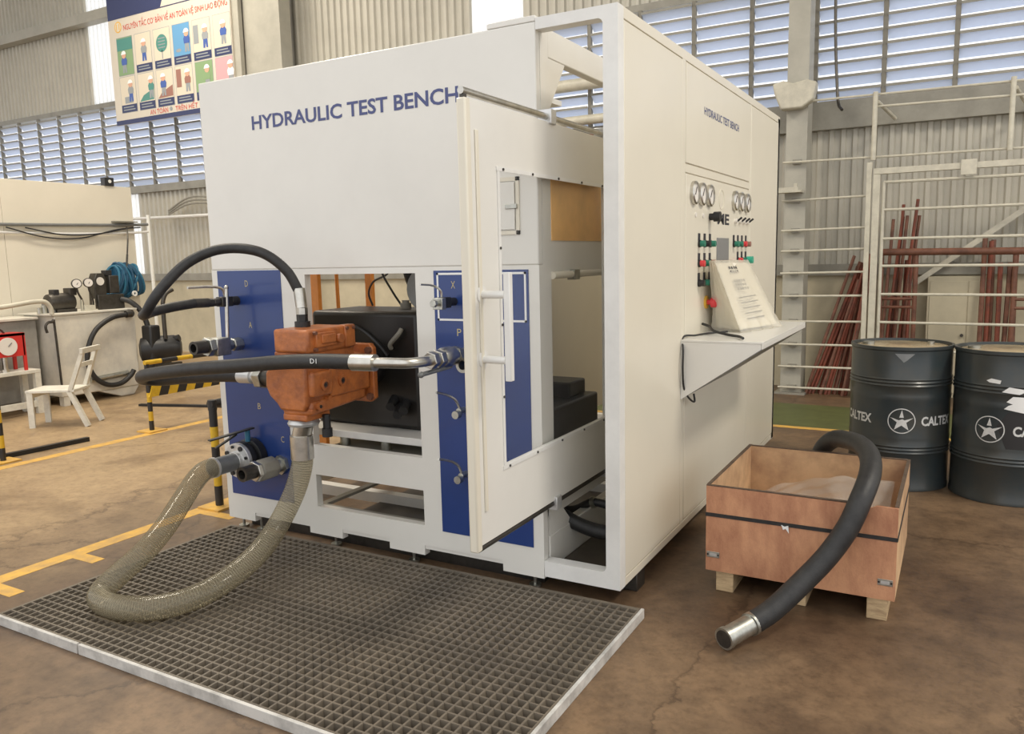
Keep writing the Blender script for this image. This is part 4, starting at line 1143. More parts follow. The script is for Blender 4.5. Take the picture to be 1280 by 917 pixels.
def oil_drum(cx, cy, label, front, both=True):
    t = thing('oil_drum', (cx, cy, 0), label, 'drum')
    R_ = 0.286
    prof = [(R_ - 0.02, 0.0), (R_ + 0.004, 0.002), (R_ + 0.004, 0.02), (R_, 0.03)]
    def ribs(z):
        return [(R_, z - 0.03), (R_ + 0.007, z - 0.02), (R_, z - 0.01), (R_ + 0.007, z), (R_, z + 0.01), (R_ + 0.006, z + 0.02), (R_, z + 0.03)]
    prof += ribs(0.255) + [(R_ + 0.003, 0.32), (R_, 0.335)] + [(R_, 0.555), (R_ + 0.003, 0.57), (R_, 0.585)] + ribs(0.665) + [(R_, 0.84), (R_, 0.855), (R_ + 0.006, 0.862), (R_ + 0.006, 0.88), (R_ - 0.008, 0.88), (R_ - 0.01, 0.862)]
    obj('drum_body', MB().lathe(prof, (cx, cy, 0), (0, 0, 1), 64, cap=False), 'drum_paint', t)
    ld = obj('drum_lid', MB().lathe([(R_ - 0.01, 0.860), (R_ - 0.03, 0.866), (0.001, 0.868)], (cx, cy, 0), (0, 0, 1), 48, cap=False), 'drum_top', t)
    for dx, dy in ((-0.19, 0.0), (0.16, 0.10)):
        obj('bung', MB().cyl((cx + dx, cy + dy, 0.866), (cx + dx, cy + dy, 0.882), 0.035 if dx < 0 else 0.02, 18), 'zinc', ld)
    r = R_ + 0.0012
    # star badge in a ring
    ring = MB()
    n = 48; ro, ri = 0.077, 0.0715
    vs = [(ro * math.cos(2 * PI * i / n), ro * math.sin(2 * PI * i / n), 0) for i in range(n)] + [(ri * math.cos(2 * PI * i / n), ri * math.sin(2 * PI * i / n), 0) for i in range(n)]
    ring.add(vs, [(i, (i + 1) % n, n + (i + 1) % n, n + i) for i in range(n)])
    star = MB()
    R5, r5 = 0.068, 0.027
    pts_ = [((R5 if k % 2 == 0 else r5) * math.sin(PI * k / 5), (R5 if k % 2 == 0 else r5) * math.cos(PI * k / 5)) for k in range(10)]
    # upper point stands apart from the rest
    star.add([(pts_[0][0], pts_[0][1], 0), (pts_[1][0] * 0.72, pts_[1][1] * 0.95, 0), (pts_[9][0] * 0.85, pts_[9][1] * 0.95, 0)], [(0, 1, 2)])
    lower = pts_[2:9]
    inner_ = [(pts_[9][0] * 0.95, pts_[9][1] * 0.2), (0.004, 0.012), (pts_[1][0], pts_[1][1] * 0.25)]
    q = lower + inner_
    star.add([(x, y, 0) for x, y in [(0, -0.005)] + q], [(0, i, i + 1) for i in range(1, len(q))] + [(0, len(q), 1)])
    lg = obj('star_badge', wrap(ring, cx, cy, r, front, 0.435), 'drum_print', t)
    obj('star', wrap(star, cx, cy, r, front, 0.435), 'drum_print', lg)
    for off in ((0.110, -0.405) if both else (0.115,)):
        tx = text_mb('CALTEX', 0.075, 0.0026)
        tx.v = [(v[0] * 0.82 + off, v[1] - 0.026, 0) for v in tx.v]
        obj('lettering', wrap(tx, cx, cy, r, front, 0.435), 'drum_print', t)
    return t


ang1 = math.atan2(-2.94 - 2.56, 1.168 - 0.872)
d1 = oil_drum(0.872, 2.565, 'dark drum with a full star badge, nearer the test bench', ang1 + 0.06)
d2 = oil_drum(1.455, 2.50, 'dark drum with torn paper labels, at the right edge', math.atan2(-2.94 - 2.5, 1.168 - 1.455) - 0.30, False)
# torn stickers on the second drum, paint dent mark on the first
def patch(t, cx, cy, front, pts2, m, z0=0.0, r=0.2885, name='torn_label'):
    obj(name, wrap(flat_poly(pts2), cx, cy, r, front, z0), m, t)
a2 = math.atan2(-2.94 - 2.5, 1.168 - 1.455)
patch(d2, 1.455, 2.50, a2, [(-0.10, 0.705), (-0.045, 0.70), (-0.04, 0.72), (-0.09, 0.728), (-0.115, 0.715)], 'white_print', r=0.294)
patch(d2, 1.455, 2.50, a2, [(-0.035, 0.655), (0.05, 0.645), (0.10, 0.67), (0.0, 0.685)], 'white_print', r=0.2945)
patch(d2, 1.455, 2.50, a2, [(-0.01, 0.60), (0.06, 0.575), (0.08, 0.63), (0.02, 0.632)], 'white_print', r=0.2915)
patch(d2, 1.455, 2.50, a2, [(-0.02, 0.56), (0.08, 0.54), (0.09, 0.62), (0.0, 0.58)], 'white_print', r=0.2925)
patch(d2, 1.455, 2.50, a2, [(-0.05, 0.46), (0.0, 0.54), (0.12, 0.545), (0.14, 0.36), (0.06, 0.31), (0.0, 0.33)], 'black_paint', r=0.2868, name='paint_patch')
patch(d1, 0.872, 2.565, ang1, [(-0.035, 0.842), (0.075, 0.842), (0.03, 0.80), (0.015, 0.79)], 'grey_pipe', r=0.2868, name='scuff_mark')

# ================================================================== PIPE CAGE (right background)
CY = 5.45
cage = thing('pipe_cage', (0.9, CY, 0), 'cream pipe-rail cage with a gate frame in front of the wall', 'fence')
for z in (2.90, 2.33, 1.956, 1.661, 1.458, 1.237, 1.007, 0.752, 0.518, 0.291, 0.075):
    x1_ = 3.2 if z > 2.2 else 0.37
    obj('rail', MB().cyl((-0.42, CY, z), (x1_, CY, z - (0.04 if z > 2.2 else -0.01)), 0.011, 8), 'cage_paint', cage)
    c = obj('rail_clip', MB().box((-0.33, CY + 0.005, z - 0.02), (-0.25, CY + 0.05, z + 0.025)), 'wall_steel', cage)
obj('rail', MB().cyl((0.42, CY - 0.01, 2.78), (3.2, CY - 0.01, 2.72), 0.011, 8), 'cage_paint', cage)
for x in (0.405, 1.497, 2.6):
    obj('upper_post', MB().cyl((x, CY - 0.03, 2.29), (x, CY - 0.03, 2.91), 0.022, 10), 'cage_paint', cage)
    obj('wall_stay', MB().cyl((x + 0.02, CY - 0.02, 2.82), (x + 0.14, WY - 0.1, 2.72), 0.018, 8), 'cage_paint', cage)
obj('gate_post', MB().box((0.355, CY - 0.05, 0), (0.40, CY + 0.0, 2.27)), 'cage_paint', cage, bevel=0.003)
obj('gate_post', MB().box((0.415, CY - 0.06, 0), (0.475, CY + 0.0, 2.154)), 'cage_paint', cage, bevel=0.003)
obj('gate_head', MB().box((0.415, CY - 0.06, 2.155), (3.2, CY + 0.0, 2.21)), 'cage_paint', cage, bevel=0.003)
obj('junction_plate', MB().box((1.13, CY - 0.075, 2.10), (1.255, CY - 0.06, 2.235)), 'cage_paint', cage, bevel=0.004)
obj('gate_stile', MB().cyl((0.505, CY - 0.03, 0.05), (0.505, CY - 0.03, 2.08), 0.016, 8), 'cage_paint', cage)
obj('gate_rail', MB().cyl((0.505, CY - 0.03, 2.08), (3.2, CY - 0.03, 2.07), 0.014, 8), 'cage_paint', cage)
for z in (1.825, 1.556, 1.30, 1.033, 0.765, 0.5, 0.24):
    obj('gate_rail', MB().cyl((0.505, CY - 0.03, z), (3.2, CY - 0.03, z - 0.012), 0.013, 8), 'cage_paint', cage)
obj('diagonal_brace', MB().bar((0.76, WY - 0.12, 1.10), (2.4, WY - 0.12, 2.37), 0.05, 0.09, (0, 1, 0)), 'cage_paint', cage)
obj('bracket_tray', MB().box((-0.48, CY - 0.12, 2.03), (-0.22, CY + 0.04, 2.05)).box((-0.48, CY - 0.12, 2.05), (-0.25, CY - 0.11, 2.08)).box((-0.30, CY - 0.06, 2.05), (-0.27, CY - 0.03, 2.12)), 'cage_paint', cage)

# red tubes leaning in the corner, each one a thing
rn = random.Random(11)
for i in range(16):
    u = i / 15
    bx_ = -0.16 + 0.40 * u + rn.uniform(-0.03, 0.03)
    tx_ = 0.22 + 0.17 * u + rn.uniform(-0.02, 0.04)
    top = rn.uniform(1.15, 1.42)
    y = 5.66 + 0.022 * (i % 6) + rn.uniform(-0.01, 0.01)
    obj('scaffold_tube', MB().cyl((bx_, y - 0.10, 0.0), (tx_, y + 0.12, top), 0.016, 8), 'red_scaffold' if i % 3 else 'copper_paint', None,
        label='red scaffold tube leaning in the bundle left of the cage gate', cat='tube', group='red tubes leaning in the corner')
for i in range(12):
    bx_ = 0.50 + 0.026 * i + rn.uniform(-0.01, 0.01)
    if i < 7:
        tx_, top = bx_ + 0.06 + rn.uniform(0, 0.10), rn.uniform(1.72, 1.98)
    else:
        tx_, top = bx_ + rn.uniform(-0.02, 0.03), rn.uniform(1.25, 1.40)
    y = 5.66 + 0.03 * (i % 4)
    obj('scaffold_tube', MB().cyl((bx_, y, 0.0), (tx_, y + 0.10, top), 0.015, 8), 'red_scaffold' if i % 2 else 'copper_paint', None,
        label='red scaffold tube standing in the bundle behind the cage gate', cat='tube', group='red tubes behind the gate')
for i in range(7):
    bx_ = 1.36 + 0.045 * i + rn.uniform(-0.012, 0.012)
    y = 5.66 + 0.03 * (i % 3)
    obj('scaffold_tube', MB().cyl((bx_, y, 0.0), (bx_ + rn.uniform(-0.02, 0.03), y + 0.12, rn.uniform(1.25, 1.55)), 0.021, 8), 'red_scaffold' if i % 2 else 'copper_paint', None,
        label='red scaffold tube standing in the bundle above the right drum', cat='tube', group='red tubes at the right edge')
sc = thing('scaffold_rack', (1.3, 5.6, 0), 'rusty red scaffold rack with a long crossbar behind the gate', 'scaffold')
obj('crossbar', MB().cyl((0.49, 5.58, 1.43), (3.0, 5.58, 1.40), 0.034, 12), 'copper_paint', sc)
for x in (0.50, 0.80, 1.60, 2.4):
    obj('upright', MB().cyl((x, 5.59, 0.0), (x, 5.59, 1.44), 0.021, 10), 'copper_paint', sc)
for z in (0.98, 0.90, 0.45):
    obj('ladder_rung', MB().cyl((0.50, 5.59, z), (0.80, 5.59, z), 0.014, 8), 'copper_paint', sc)
    obj('ladder_rung', MB().cyl((1.60, 5.59, z), (2.4, 5.59, z), 0.014, 8), 'copper_paint', sc)
cb = thing('wall_cabinet', (1.15, 5.95, 0), 'pale cream metal cabinet against the wall between the red tubes', 'cabinet')
obj('cabinet_body', MB().box((0.90, 5.82, 0.0), (1.42, 5.99, 1.185)), 'concrete_dado', cb, bevel=0.005)
obj('cabinet_door', MB().box((0.92, 5.812, 0.05), (1.24, 5.82, 1.14)), 'concrete_dado', cb, bevel=0.003)
obj('cabinet_door', MB().box((1.25, 5.812, 0.05), (1.40, 5.82, 1.14)), 'concrete_dado', cb, bevel=0.003)
obj('door_knob', MB().cyl((1.21, 5.812, 0.62), (1.21, 5.79, 0.62), 0.015, 10), 'dark_steel', cb)

# wall girt pipes seen over the bench
for z0, z1, lab in ((3.36, 3.50, 'upper cream girt pipe crossing the louvers above the test bench'), (2.97, 3.08, 'lower cream girt pipe crossing the louvers above the test bench')):
    obj('girt_pipe', MB().cyl((-4.0, 5.82, (z0 + z1) / 2), (-2.2, 5.82, (z0 + z1) / 2), (z1 - z0) / 2, 16), 'cage_paint', None, label=lab, cat='pipe')
obj('girt_pipe', MB().cyl((-4.0, 5.84, 2.82), (-2.2, 5.84, 2.82), 0.045, 12), 'copper_paint', None, label='thin rusty pipe under the cream girt pipes', cat='pipe')

# ================================================================== POSTER
PY = 5.5
po = thing('safety_poster', (-9.45, PY, 3.7), 'printed safety poster with cartoon rule panels in two rows', 'poster')
obj('board', MB().box((-10.815, PY, 3.70), (-8.07, PY + 0.03, 6.2)), 'poster_paper', po)
obj('hanger_post', MB().box((-8.20, PY + 0.03, 3.5), (-7.95, PY + 0.10, 7.3)), 'column_paint', po)


def pr(pts2, m, name='print', lay=1, parent=None):
    mb = MB(); mb.add([(x, PY - 0.0012 * lay, z) for x, z in pts2], [tuple(range(len(pts2)))])
    return obj(name, mb, m, parent or po)


def rect(x0, z0, x1, z1): return [(x0, z0), (x1, z0), (x1, z1), (x0, z1)]


pr([(-10.815, 5.31), (-9.55, 5.32), (-9.40, 5.60), (-9.38, 6.2), (-10.815, 6.2)], 'poster_navy', 'header_band')
pr(rect(-10.815, 5.303, -8.07, 5.318), 'poster_navy', 'header_line', 2)
pr(rect(-10.815, 3.70, -8.07, 3.77), 'poster_navy', 'footer_band')
pr(circle_pts(-10.58, 5.18, 0.085), 'poster_amber', 'number_disc', 1)
pr(circle_pts(-10.58, 5.18, 0.068), 'poster_cream', 'number_disc', 2)


def ptext(body, x, z, w, h, m, bold=0.0):
    return obj('lettering', fit(text_mb(body, 1.0, bold), (x, PY - 0.004, z), (1, 0, 0), (0, 0, 1), w, h), m, po)


ptext('11', -10.62, 5.135, 0.08, 0.09, 'poster_amber', 0.02)
ptext('NGUYÊN TẮC CO’ BẢN VỀ AN TOÀN VỆ SINH LAO ĐỘNG', -10.45, 5.09, 2.33, 0.155, 'poster_red', 0.0)
ptext('AN TOÀN', -9.97, 3.745 + 0.04, 0.42, 0.095, 'poster_red', 0.0)
ptext('TRÊN HẾT', -9.38, 3.745 + 0.04, 0.50, 0.11, 'poster_red', 0.0)
pr(circle_pts(-9.48, 3.83, 0.035, n=6), 'poster_grey', 'emblem', 2)

tints = [('poster_green', 'poster_blue'), ('poster_cream', 'poster_grey'), ('poster_cream', 'poster_teal'), ('poster_sky', 'poster_blue'), ('poster_cream', 'poster_grey'), ('poster_cream', 'poster_blue'),
         ('poster_cream', 'poster_grey'), ('poster_cream', 'poster_teal'), ('poster_cream', 'poster_blue'), ('poster_cream', 'poster_brown'), ('poster_green', 'poster_green'), ('poster_pink', 'poster_white')]
for k in range(12):
    c, rw = k % 6, k // 6
    x0 = -10.65 + 0.441 * c; x1 = min(x0 + 0.385, -8.08)
    z0, z1 = ((4.44, 5.02) if rw == 0 else (3.875, 4.425))
    bgm, fg_ = tints[k]
    fr_ = pr(rect(x0, z0, x1, z1), 'poster_grey', 'rule_panel', 1)
    pr(rect(x0 + 0.007, z0 + 0.007, x1 - 0.007, z1 - 0.007), bgm, 'picture', 2, fr_)
    if k != 0:
        pr(rect(x0 + 0.007, z0 + 0.007, x1 - 0.007, z0 + 0.12), 'poster_navy', 'caption', 3, fr_)
        for q in range(2):
            pr(rect(x0 + 0.05, z0 + 0.035 + 0.04 * q, x1 - 0.05 - 0.03 * q, z0 + 0.052 + 0.04 * q), 'poster_grey', 'caption_line', 4, fr_)
    else:
        pr(rect(x0 + 0.007, z1 - 0.20, x1 - 0.007, z1 - 0.02), 'poster_teal', 'caption', 3, fr_)
    cx, cz = x0 + (0.16 + 0.05 * ((k * 5) % 4)), z0 + (0.20 if k else 0.08)
    # simple worker: legs, body, face, helmet
    if k == 2:
        pr(circle_pts(x0 + 0.19, z0 + 0.36, 0.13), 'poster_teal', 'sign_disc', 3, fr_)
        pr(rect(x0 + 0.18, z0 + 0.13, x0 + 0.20, z0 + 0.26), 'poster_grey', 'sign_post', 3, fr_)
        for q in range(4): pr(rect(x0 + 0.11, z0 + 0.29 + 0.045 * q, x0 + 0.27, z0 + 0.305 + 0.045 * q), 'poster_grey', 'sign_line', 4, fr_)
        continue
    if k in (4, 9): pr(rect(x0 + 0.02, z0 + 0.24, x0 + 0.13, z0 + 0.50), 'poster_grey' if k == 4 else 'poster_brown', 'machine', 3, fr_); cx = x0 + 0.27
    if k in (7, 8): pr([(x0 + 0.02, z0 + 0.13), (x1 - 0.02, z0 + 0.14), (x1 - 0.02, z0 + 0.22 + 0.08), (x0 + 0.12, z0 + 0.22)], 'poster_teal' if k == 7 else 'poster_brown', 'machine', 3, fr_)
    if k == 3: pr(circle_pts(x0 + 0.12, z0 + 0.20, 0.06, 0.025), 'poster_grey', 'manhole', 3, fr_)
    if k == 6: pr(rect(x0 + 0.10, z0 + 0.14, x0 + 0.30, z0 + 0.24), 'poster_grey', 'toolbox', 3, fr_)
    pr([(cx - 0.05, cz - 0.04), (cx - 0.01, cz - 0.04), (cx, cz + 0.04), (cx + 0.015, cz - 0.04), (cx + 0.05, cz - 0.04), (cx + 0.045, cz + 0.09), (cx - 0.045, cz + 0.09)], 'poster_grey' if fg_ != 'poster_grey' else 'poster_blue', 'trousers', 4, fr_)
    pr([(cx - 0.06, cz + 0.08), (cx + 0.06, cz + 0.08), (cx + 0.07, cz + 0.15), (cx + 0.04, cz + 0.19), (cx - 0.04, cz + 0.19), (cx - 0.07, cz + 0.15)], fg_, 'jacket', 5, fr_)
    pr(circle_pts(cx, cz + 0.225, 0.05), 'poster_skin', 'face', 6, fr_)
    pr(circle_pts(cx, cz + 0.238, 0.058, 0.055, 12, 0, PI) + [(cx - 0.065, cz + 0.235)], 'poster_white', 'helmet', 7, fr_)

# ================================================================== LEFT BACKGROUND
BX = -7.75
bt = thing('partition_booth', (BX - 0.05, 1.2, 0), 'cream painted partition wall behind the white oil tank', 'partition')
for a, b in ((-1.2, 0.35), (0.35, 1.9), (1.9, 3.45)):
    obj('wall_panel', MB().box((BX - 0.10, a + 0.002, 0), (BX, b - 0.002, 2.412)), 'booth_paint', bt, bevel=0.002)
# cable run on the partition and on to the wall
tr = thing('cable_run', (BX, 2.5, 1.85), 'bundle of pipes and sagging cables along the cream partition', 'cable run')
obj('conduit', MB().tube([(BX + 0.03, -1.0, 1.95), (BX + 0.03, 1.9, 1.93), (BX + 0.03, 3.45, 1.96), (BX + 0.03, 3.62, 1.97)], 0.018, 8, 3), 'grey_pipe', tr)
obj('conduit', MB().tube([(BX + 0.03, -1.0, 1.90), (BX + 0.03, 2.6, 1.84), (BX + 0.03, 3.5, 1.87), (BX + 0.03, 3.62, 1.88)], 0.014, 8, 3), 'white_edge', tr)
obj('loose_cable', MB().tube([(BX + 0.05, 1.9, 1.90), (BX + 0.05, 2.3, 1.80), (BX + 0.05, 2.7, 1.79), (BX + 0.05, 3.2, 1.90), (BX + 0.05, 3.5, 1.93)], 0.008, 6), 'rubber', tr)
obj('loose_cable', MB().tube([(BX + 0.05, 2.1, 1.90), (BX + 0.05, 2.5, 1.83), (BX + 0.05, 2.9, 1.84), (BX + 0.05, 3.4, 1.93)], 0.008, 6), 'rubber', tr)
obj('support_arm', MB().box((BX + 0.001, 3.15, 1.985), (BX + 0.08, 3.45, 2.0)), 'wall_steel', tr)
tw = thing('wall_pipe', (-9.5, 5.85, 2.2), 'thin white pipe with cables along the corrugated wall beyond the partition', 'pipe')
obj('pipe_run', MB().cyl((-11.3, 5.88, 2.25), (-7.9, 5.88, 2.22), 0.025, 8), 'white_edge', tw)
for q in range(3):
    obj('loose_cable', MB().tube([(-10.2, 5.86, 2.28 + 0.03 * q), (-9.7, 5.86, 2.42 + 0.05 * q), (-9.1, 5.86, 2.40 + 0.05 * q), (-8.3, 5.86, 2.30 + 0.04 * q)], 0.015, 6), 'wall_steel', tw)
obj('down_pipe', MB().cyl((-10.24, 5.5, 2.26), (-10.24, 5.5, 0.0), 0.03, 10), 'lamp_white', None, label='slim white upright pipe between the partition and the test bench', cat='pipe')
fld = thing('flood_lamp', (BX, 3.16, 2.41), 'small black lamp box standing on top of the partition', 'lamp')
obj('lamp_housing', MB().box((BX - 0.06, 3.10, 2.412), (BX + 0.02, 3.22, 2.51)), 'black_paint', fld, bevel=0.004)
obj('lens', MB().cyl((BX + 0.02, 3.165, 2.465), (BX + 0.024, 3.165, 2.465), 0.02, 14), 'lamp_white', fld)

# blue hose coil hanging on the partition
cl = thing('hose_coil', (BX + 0.12, 3.18, 1.07), 'coil of blue air hose hanging on the partition', 'hose coil')
rn = random.Random(5)
for i in range(13):
    yy = 3.02 + 0.026 * i
    r = 0.205 - 0.006 * abs(i - 6) + rn.uniform(-0.008, 0.008)
    til = rn.uniform(-0.08, 0.08)
    pts = []
    for k in range(25):
        a = 2 * PI * k / 24
        pts.append((BX + 0.10 + 0.07 * math.cos(a), yy + til * math.sin(a) + 0.05 * math.cos(a), 1.295 + r * math.sin(a)))
    obj('hose_turn', MB().tube(pts, 0.0155, 8, 1), 'blue_hose' if i % 3 else 'blue_light_hose', cl)
obj('hose_core', MB().lathe([(0.165, -0.10), (0.185, -0.05), (0.185, 0.10), (0.165, 0.14)], (BX + 0.10, 3.16, 1.295), (0, 1, 0.02), 20).xf(lambda p: Vector((BX + 0.10 + (p.x - BX - 0.10) * 0.33, p.y, p.z))), 'blue_hose', cl)
obj('hanger', MB().cyl((BX + 0.14, 3.20, 1.42), (BX + 0.12, 3.24, 1.60), 0.012, 8).tube([(BX + 0.12, 3.24, 1.60), (BX + 0.10, 3.28, 1.80), (BX + 0.04, 3.32, 1.93)], 0.009, 6), 'dark_steel', cl)
obj('end_fitting', MB().ring((BX + 0.19, 3.24, 1.13), (1, 0, 0), 0.034, 0.014, 0.015, 18), 'white_print', cl)

# white oil tank with pumps on top
tx0, tx1 = -7.62, -7.05
tk = thing('oil_tank', (-7.3, 2.4, 0), 'white steel oil tank standing before the cream partition', 'tank')
obj('tank_body', MB().box((tx0, 1.93, 0.10), (tx1, 2.86, 0.965)), 'tank_paint', tk, bevel=0.012)
obj('tank_lid', MB().box((tx0 - 0.02, 1.89, 0.965), (tx1 + 0.02, 2.88, 0.985)), 'tank_paint', tk, bevel=0.003)
obj('drain_sump', MB().prism([(2.35, 0.10), (2.85, 0.10), (2.78, -0.0), (2.62, -0.0)], 'x', -7.40, -7.06), 'tank_paint', tk, bevel=0.01)
obj('tank_leg', MB().box((-7.14, 1.95, 0.0), (-7.06, 2.02, 0.1)), 'tank_paint', tk)
obj('tank_leg', MB().box((-7.60, 2.76, 0.0), (-7.52, 2.83, 0.1)), 'tank_paint', tk)
obj('sight_tube', MB().cyl((-7.035, 2.25, 0.24), (-7.035, 2.70, 0.26), 0.03, 12), 'zinc', tk)
obj('outlet_elbow', MB().cyl((-7.05, 2.78, 0.93), (-6.98, 2.76, 0.93), 0.045, 14).cyl((-6.98, 2.76, 0.93), (-6.98, 2.70, 0.925), 0.04, 14), 'dark_steel', tk)
g2 = thing('grey_tank', (-7.5, 1.4, 0), 'dull grey steel tank at the left edge beside the white tank', 'tank')
obj('tank_body', MB().box((-7.70, 0.6, 0.08), (-7.30, 1.88, 0.93)), 'grey_tank', g2, bevel=0.01)
obj('tank_lid', MB().box((-7.72, 0.6, 0.93), (-7.26, 1.885, 0.955)), 'tank_paint', g2, bevel=0.003)
for y in (0.7, 1.8): obj('tank_leg', MB().box((-7.40, y - 0.03, 0), (-7.33, y + 0.03, 0.08)), 'dark_steel', g2)
obj('bent_pipe', MB().tube([(-7.0, 0.4, 1.05), (-7.0, 1.38, 1.09), (-7.0, 1.74, 1.125), (-7.0, 1.83, 1.11), (-7.0, 1.875, 1.04), (-7.0, 1.88, 0.985)], 0.024, 10, 5), 'cage_paint', None, label='cream bent pipe rail crossing above the grey tank', cat='pipe')
obj('hook_lever', MB().tube([(-6.98, 1.80, 0.80), (-6.98, 1.79, 0.87), (-6.98, 1.82, 0.905), (-6.98, 1.86, 0.91), (-6.98, 1.88, 0.93)], 0.014, 8).cyl((-6.985, 1.885, 0.93), (-6.985, 1.90, 0.20), 0.012, 8), 'dark_steel', None, label='dark hooked rod hanging at the corner of the white tank', cat='rod')
# pump unit on the tank
pu = thing('pump_unit', (-7.28, 2.17, 0.985), 'small dark electric pump with terminal boxes on the white tank', 'pump')
obj('motor', MB().lathe([(0.05, -0.17), (0.09, -0.15), (0.10, -0.10), (0.10, 0.09), (0.085, 0.12), (0.05, 0.13)], (-7.28, 2.16, 1.09), (0, 1, 0), 20), 'dark_steel', pu)
obj('motor_base', MB().box((-7.36, 2.06, 0.985), (-7.20, 2.28, 1.02)), 'dark_steel', pu)
obj('terminal_box', MB().box((-7.33, 2.06, 1.17), (-7.23, 2.12, 1.23)), 'black_paint', pu, bevel=0.006)
obj('terminal_box', MB().box((-7.33, 2.22, 1.16), (-7.21, 2.30, 1.24)), 'dark_steel', pu, bevel=0.006)
obj('gearbox', MB().box((-7.35, 1.98, 0.985), (-7.22, 2.06, 1.09)), 'grey_pipe', pu, bevel=0.01)
obj('valve_pair', MB().cyl((-7.25, 1.95, 0.985), (-7.25, 1.95, 1.07), 0.03, 12).cyl((-7.25, 1.87 + 0.03, 0.985), (-7.25, 1.87 + 0.03, 1.05), 0.025, 12), 'zinc', None, label='pair of small steel valves on the left end of the white tank', cat='valve')


def stand_gauge(y, z, r, lab, curl):
    g = thing('pressure_gauge', (-7.18, y, 0.985), lab, 'gauge')
    obj('gauge_case', MB().lathe([(r, -0.02), (r * 1.05, 0.0), (r * 1.05, 0.02), (r * 0.88, 0.024), (r * 0.86, 0.012)], (-7.18, y, z), (0.93, -0.36, 0), 22, cap=True), 'dark_steel', g)
    obj('dial', MB().cyl((-7.168, y - 0.005, z), (-7.157, y - 0.009, z), r * 0.86, 20), 'dial_face', g)
    obj('needle', MB().bar((-7.155, y - 0.01, z - 0.01), (-7.155, y + 0.012, z + 0.025), 0.005, 0.005), 'black_letters', g)
    obj('stem', MB().tube([(-7.18, y, z - r), (-7.18, y + 0.01, z - r - 0.05), (-7.18, y + curl, z - r - 0.14), (-7.18, y + curl, 0.99)], 0.011, 8), 'dark_steel', g)


stand_gauge(2.285, 1.285, 0.05, 'left round gauge on a thin stem on the white tank', 0.05)
stand_gauge(2.42, 1.290, 0.05, 'right round gauge on a thin stem on the white tank', 0.04)
vb_ = thing('valve_stack', (-7.25, 2.66, 0.985), 'dark valve block with a round gauge on the white tank', 'valve block')
obj('gauge_block', MB().prism([(2.50, 1.02), (2.64, 1.02), (2.65, 1.32), (2.62, 1.39), (2.54, 1.39), (2.51, 1.32)], 'x', -7.32, -7.20), 'dark_steel', vb_, bevel=0.008)
obj('dial', MB().cyl((-7.20, 2.575, 1.30), (-7.193, 2.575, 1.30), 0.045, 20), 'dial_face', vb_)
obj('solenoid', MB().box((-7.33, 2.68, 1.16), (-7.19, 2.80, 1.36)), 'dark_steel', vb_, bevel=0.01)
obj('solenoid_cap', MB().box((-7.30, 2.66, 1.36), (-7.22, 2.74, 1.42)), 'black_paint', vb_, bevel=0.006)
obj('manifold', MB().box((-7.34, 2.52, 0.985), (-7.18, 2.84, 1.15)), 'dark_steel', vb_, bevel=0.008)
obj('junction_frame', MB().box((-7.20, 2.32, 0.985), (-7.14, 2.48, 1.0)).box((-7.20, 2.32, 1.0), (-7.17, 2.335, 1.11)).box((-7.20, 2.46, 1.0), (-7.17, 2.475, 1.11)).box((-7.20, 2.34, 1.0), (-7.15, 2.455, 1.045)), 'cage_paint', None, label='small cream bracket under the two stem gauges', cat='bracket')
obj('tank_hose', MB().tube([(-6.98, 2.72, 0.925), (-6.98, 2.53, 0.90), (-6.98, 2.33, 0.785), (-6.98, 2.225, 0.60), (-6.98, 2.205, 0.424), (-6.98, 2.275, 0.265), (-6.98, 2.41, 0.17), (-6.98, 2.573, 0.165), (-6.98, 2.70, 0.24), (-6.98, 2.74, 0.29)], 0.027, 12), 'rubber', None,
    label='black hose looping down the side of the white tank', cat='hose')
obj('tank_hose', MB().tube([(-7.19, 2.80, 1.09), (-7.12, 2.86, 1.06), (-7.05, 2.93, 0.96), (-7.0, 2.97, 0.80), (-6.98, 2.98, 0.60)], 0.03, 12), 'rubber', None,
    label='short black hose from the valve block down to the floor motor', cat='hose')
# floor motor beside the tank
mo = thing('pump_motor', (-6.9, 3.05, 0), 'black pump motor on the floor at the right end of the white tank', 'motor')
obj('motor_body', MB().lathe([(0.06, -0.24), (0.13, -0.22), (0.15, -0.16), (0.15, 0.14), (0.12, 0.2), (0.06, 0.22)], (-6.92, 3.08, 0.50), (0.6, 0.8, 0), 22), 'black_metal', mo)
obj('pump_head', MB().box((-7.02, 2.90, 0.22), (-6.86, 3.04, 0.78)), 'black_metal', mo, bevel=0.02)
obj('motor_frame', MB().box((-7.05, 2.92, 0.0), (-6.99, 3.25, 0.33)).box((-6.86, 2.92, 0.0), (-6.80, 3.25, 0.33)), 'dark_steel', mo)
obj('vent_knob', MB().cyl((-6.80, 3.16, 0.60), (-6.74, 3.19, 0.62), 0.04, 14), 'black_metal', mo)
obj('riser_pipe', MB().tube([(-6.80, 3.05, 0.62), (-6.80, 3.05, 0.90), (-6.80, 3.06, 1.06), (-6.79, 3.10, 1.14), (-6.78, 3.18, 1.18)], 0.024, 10), 'dark_steel', mo)

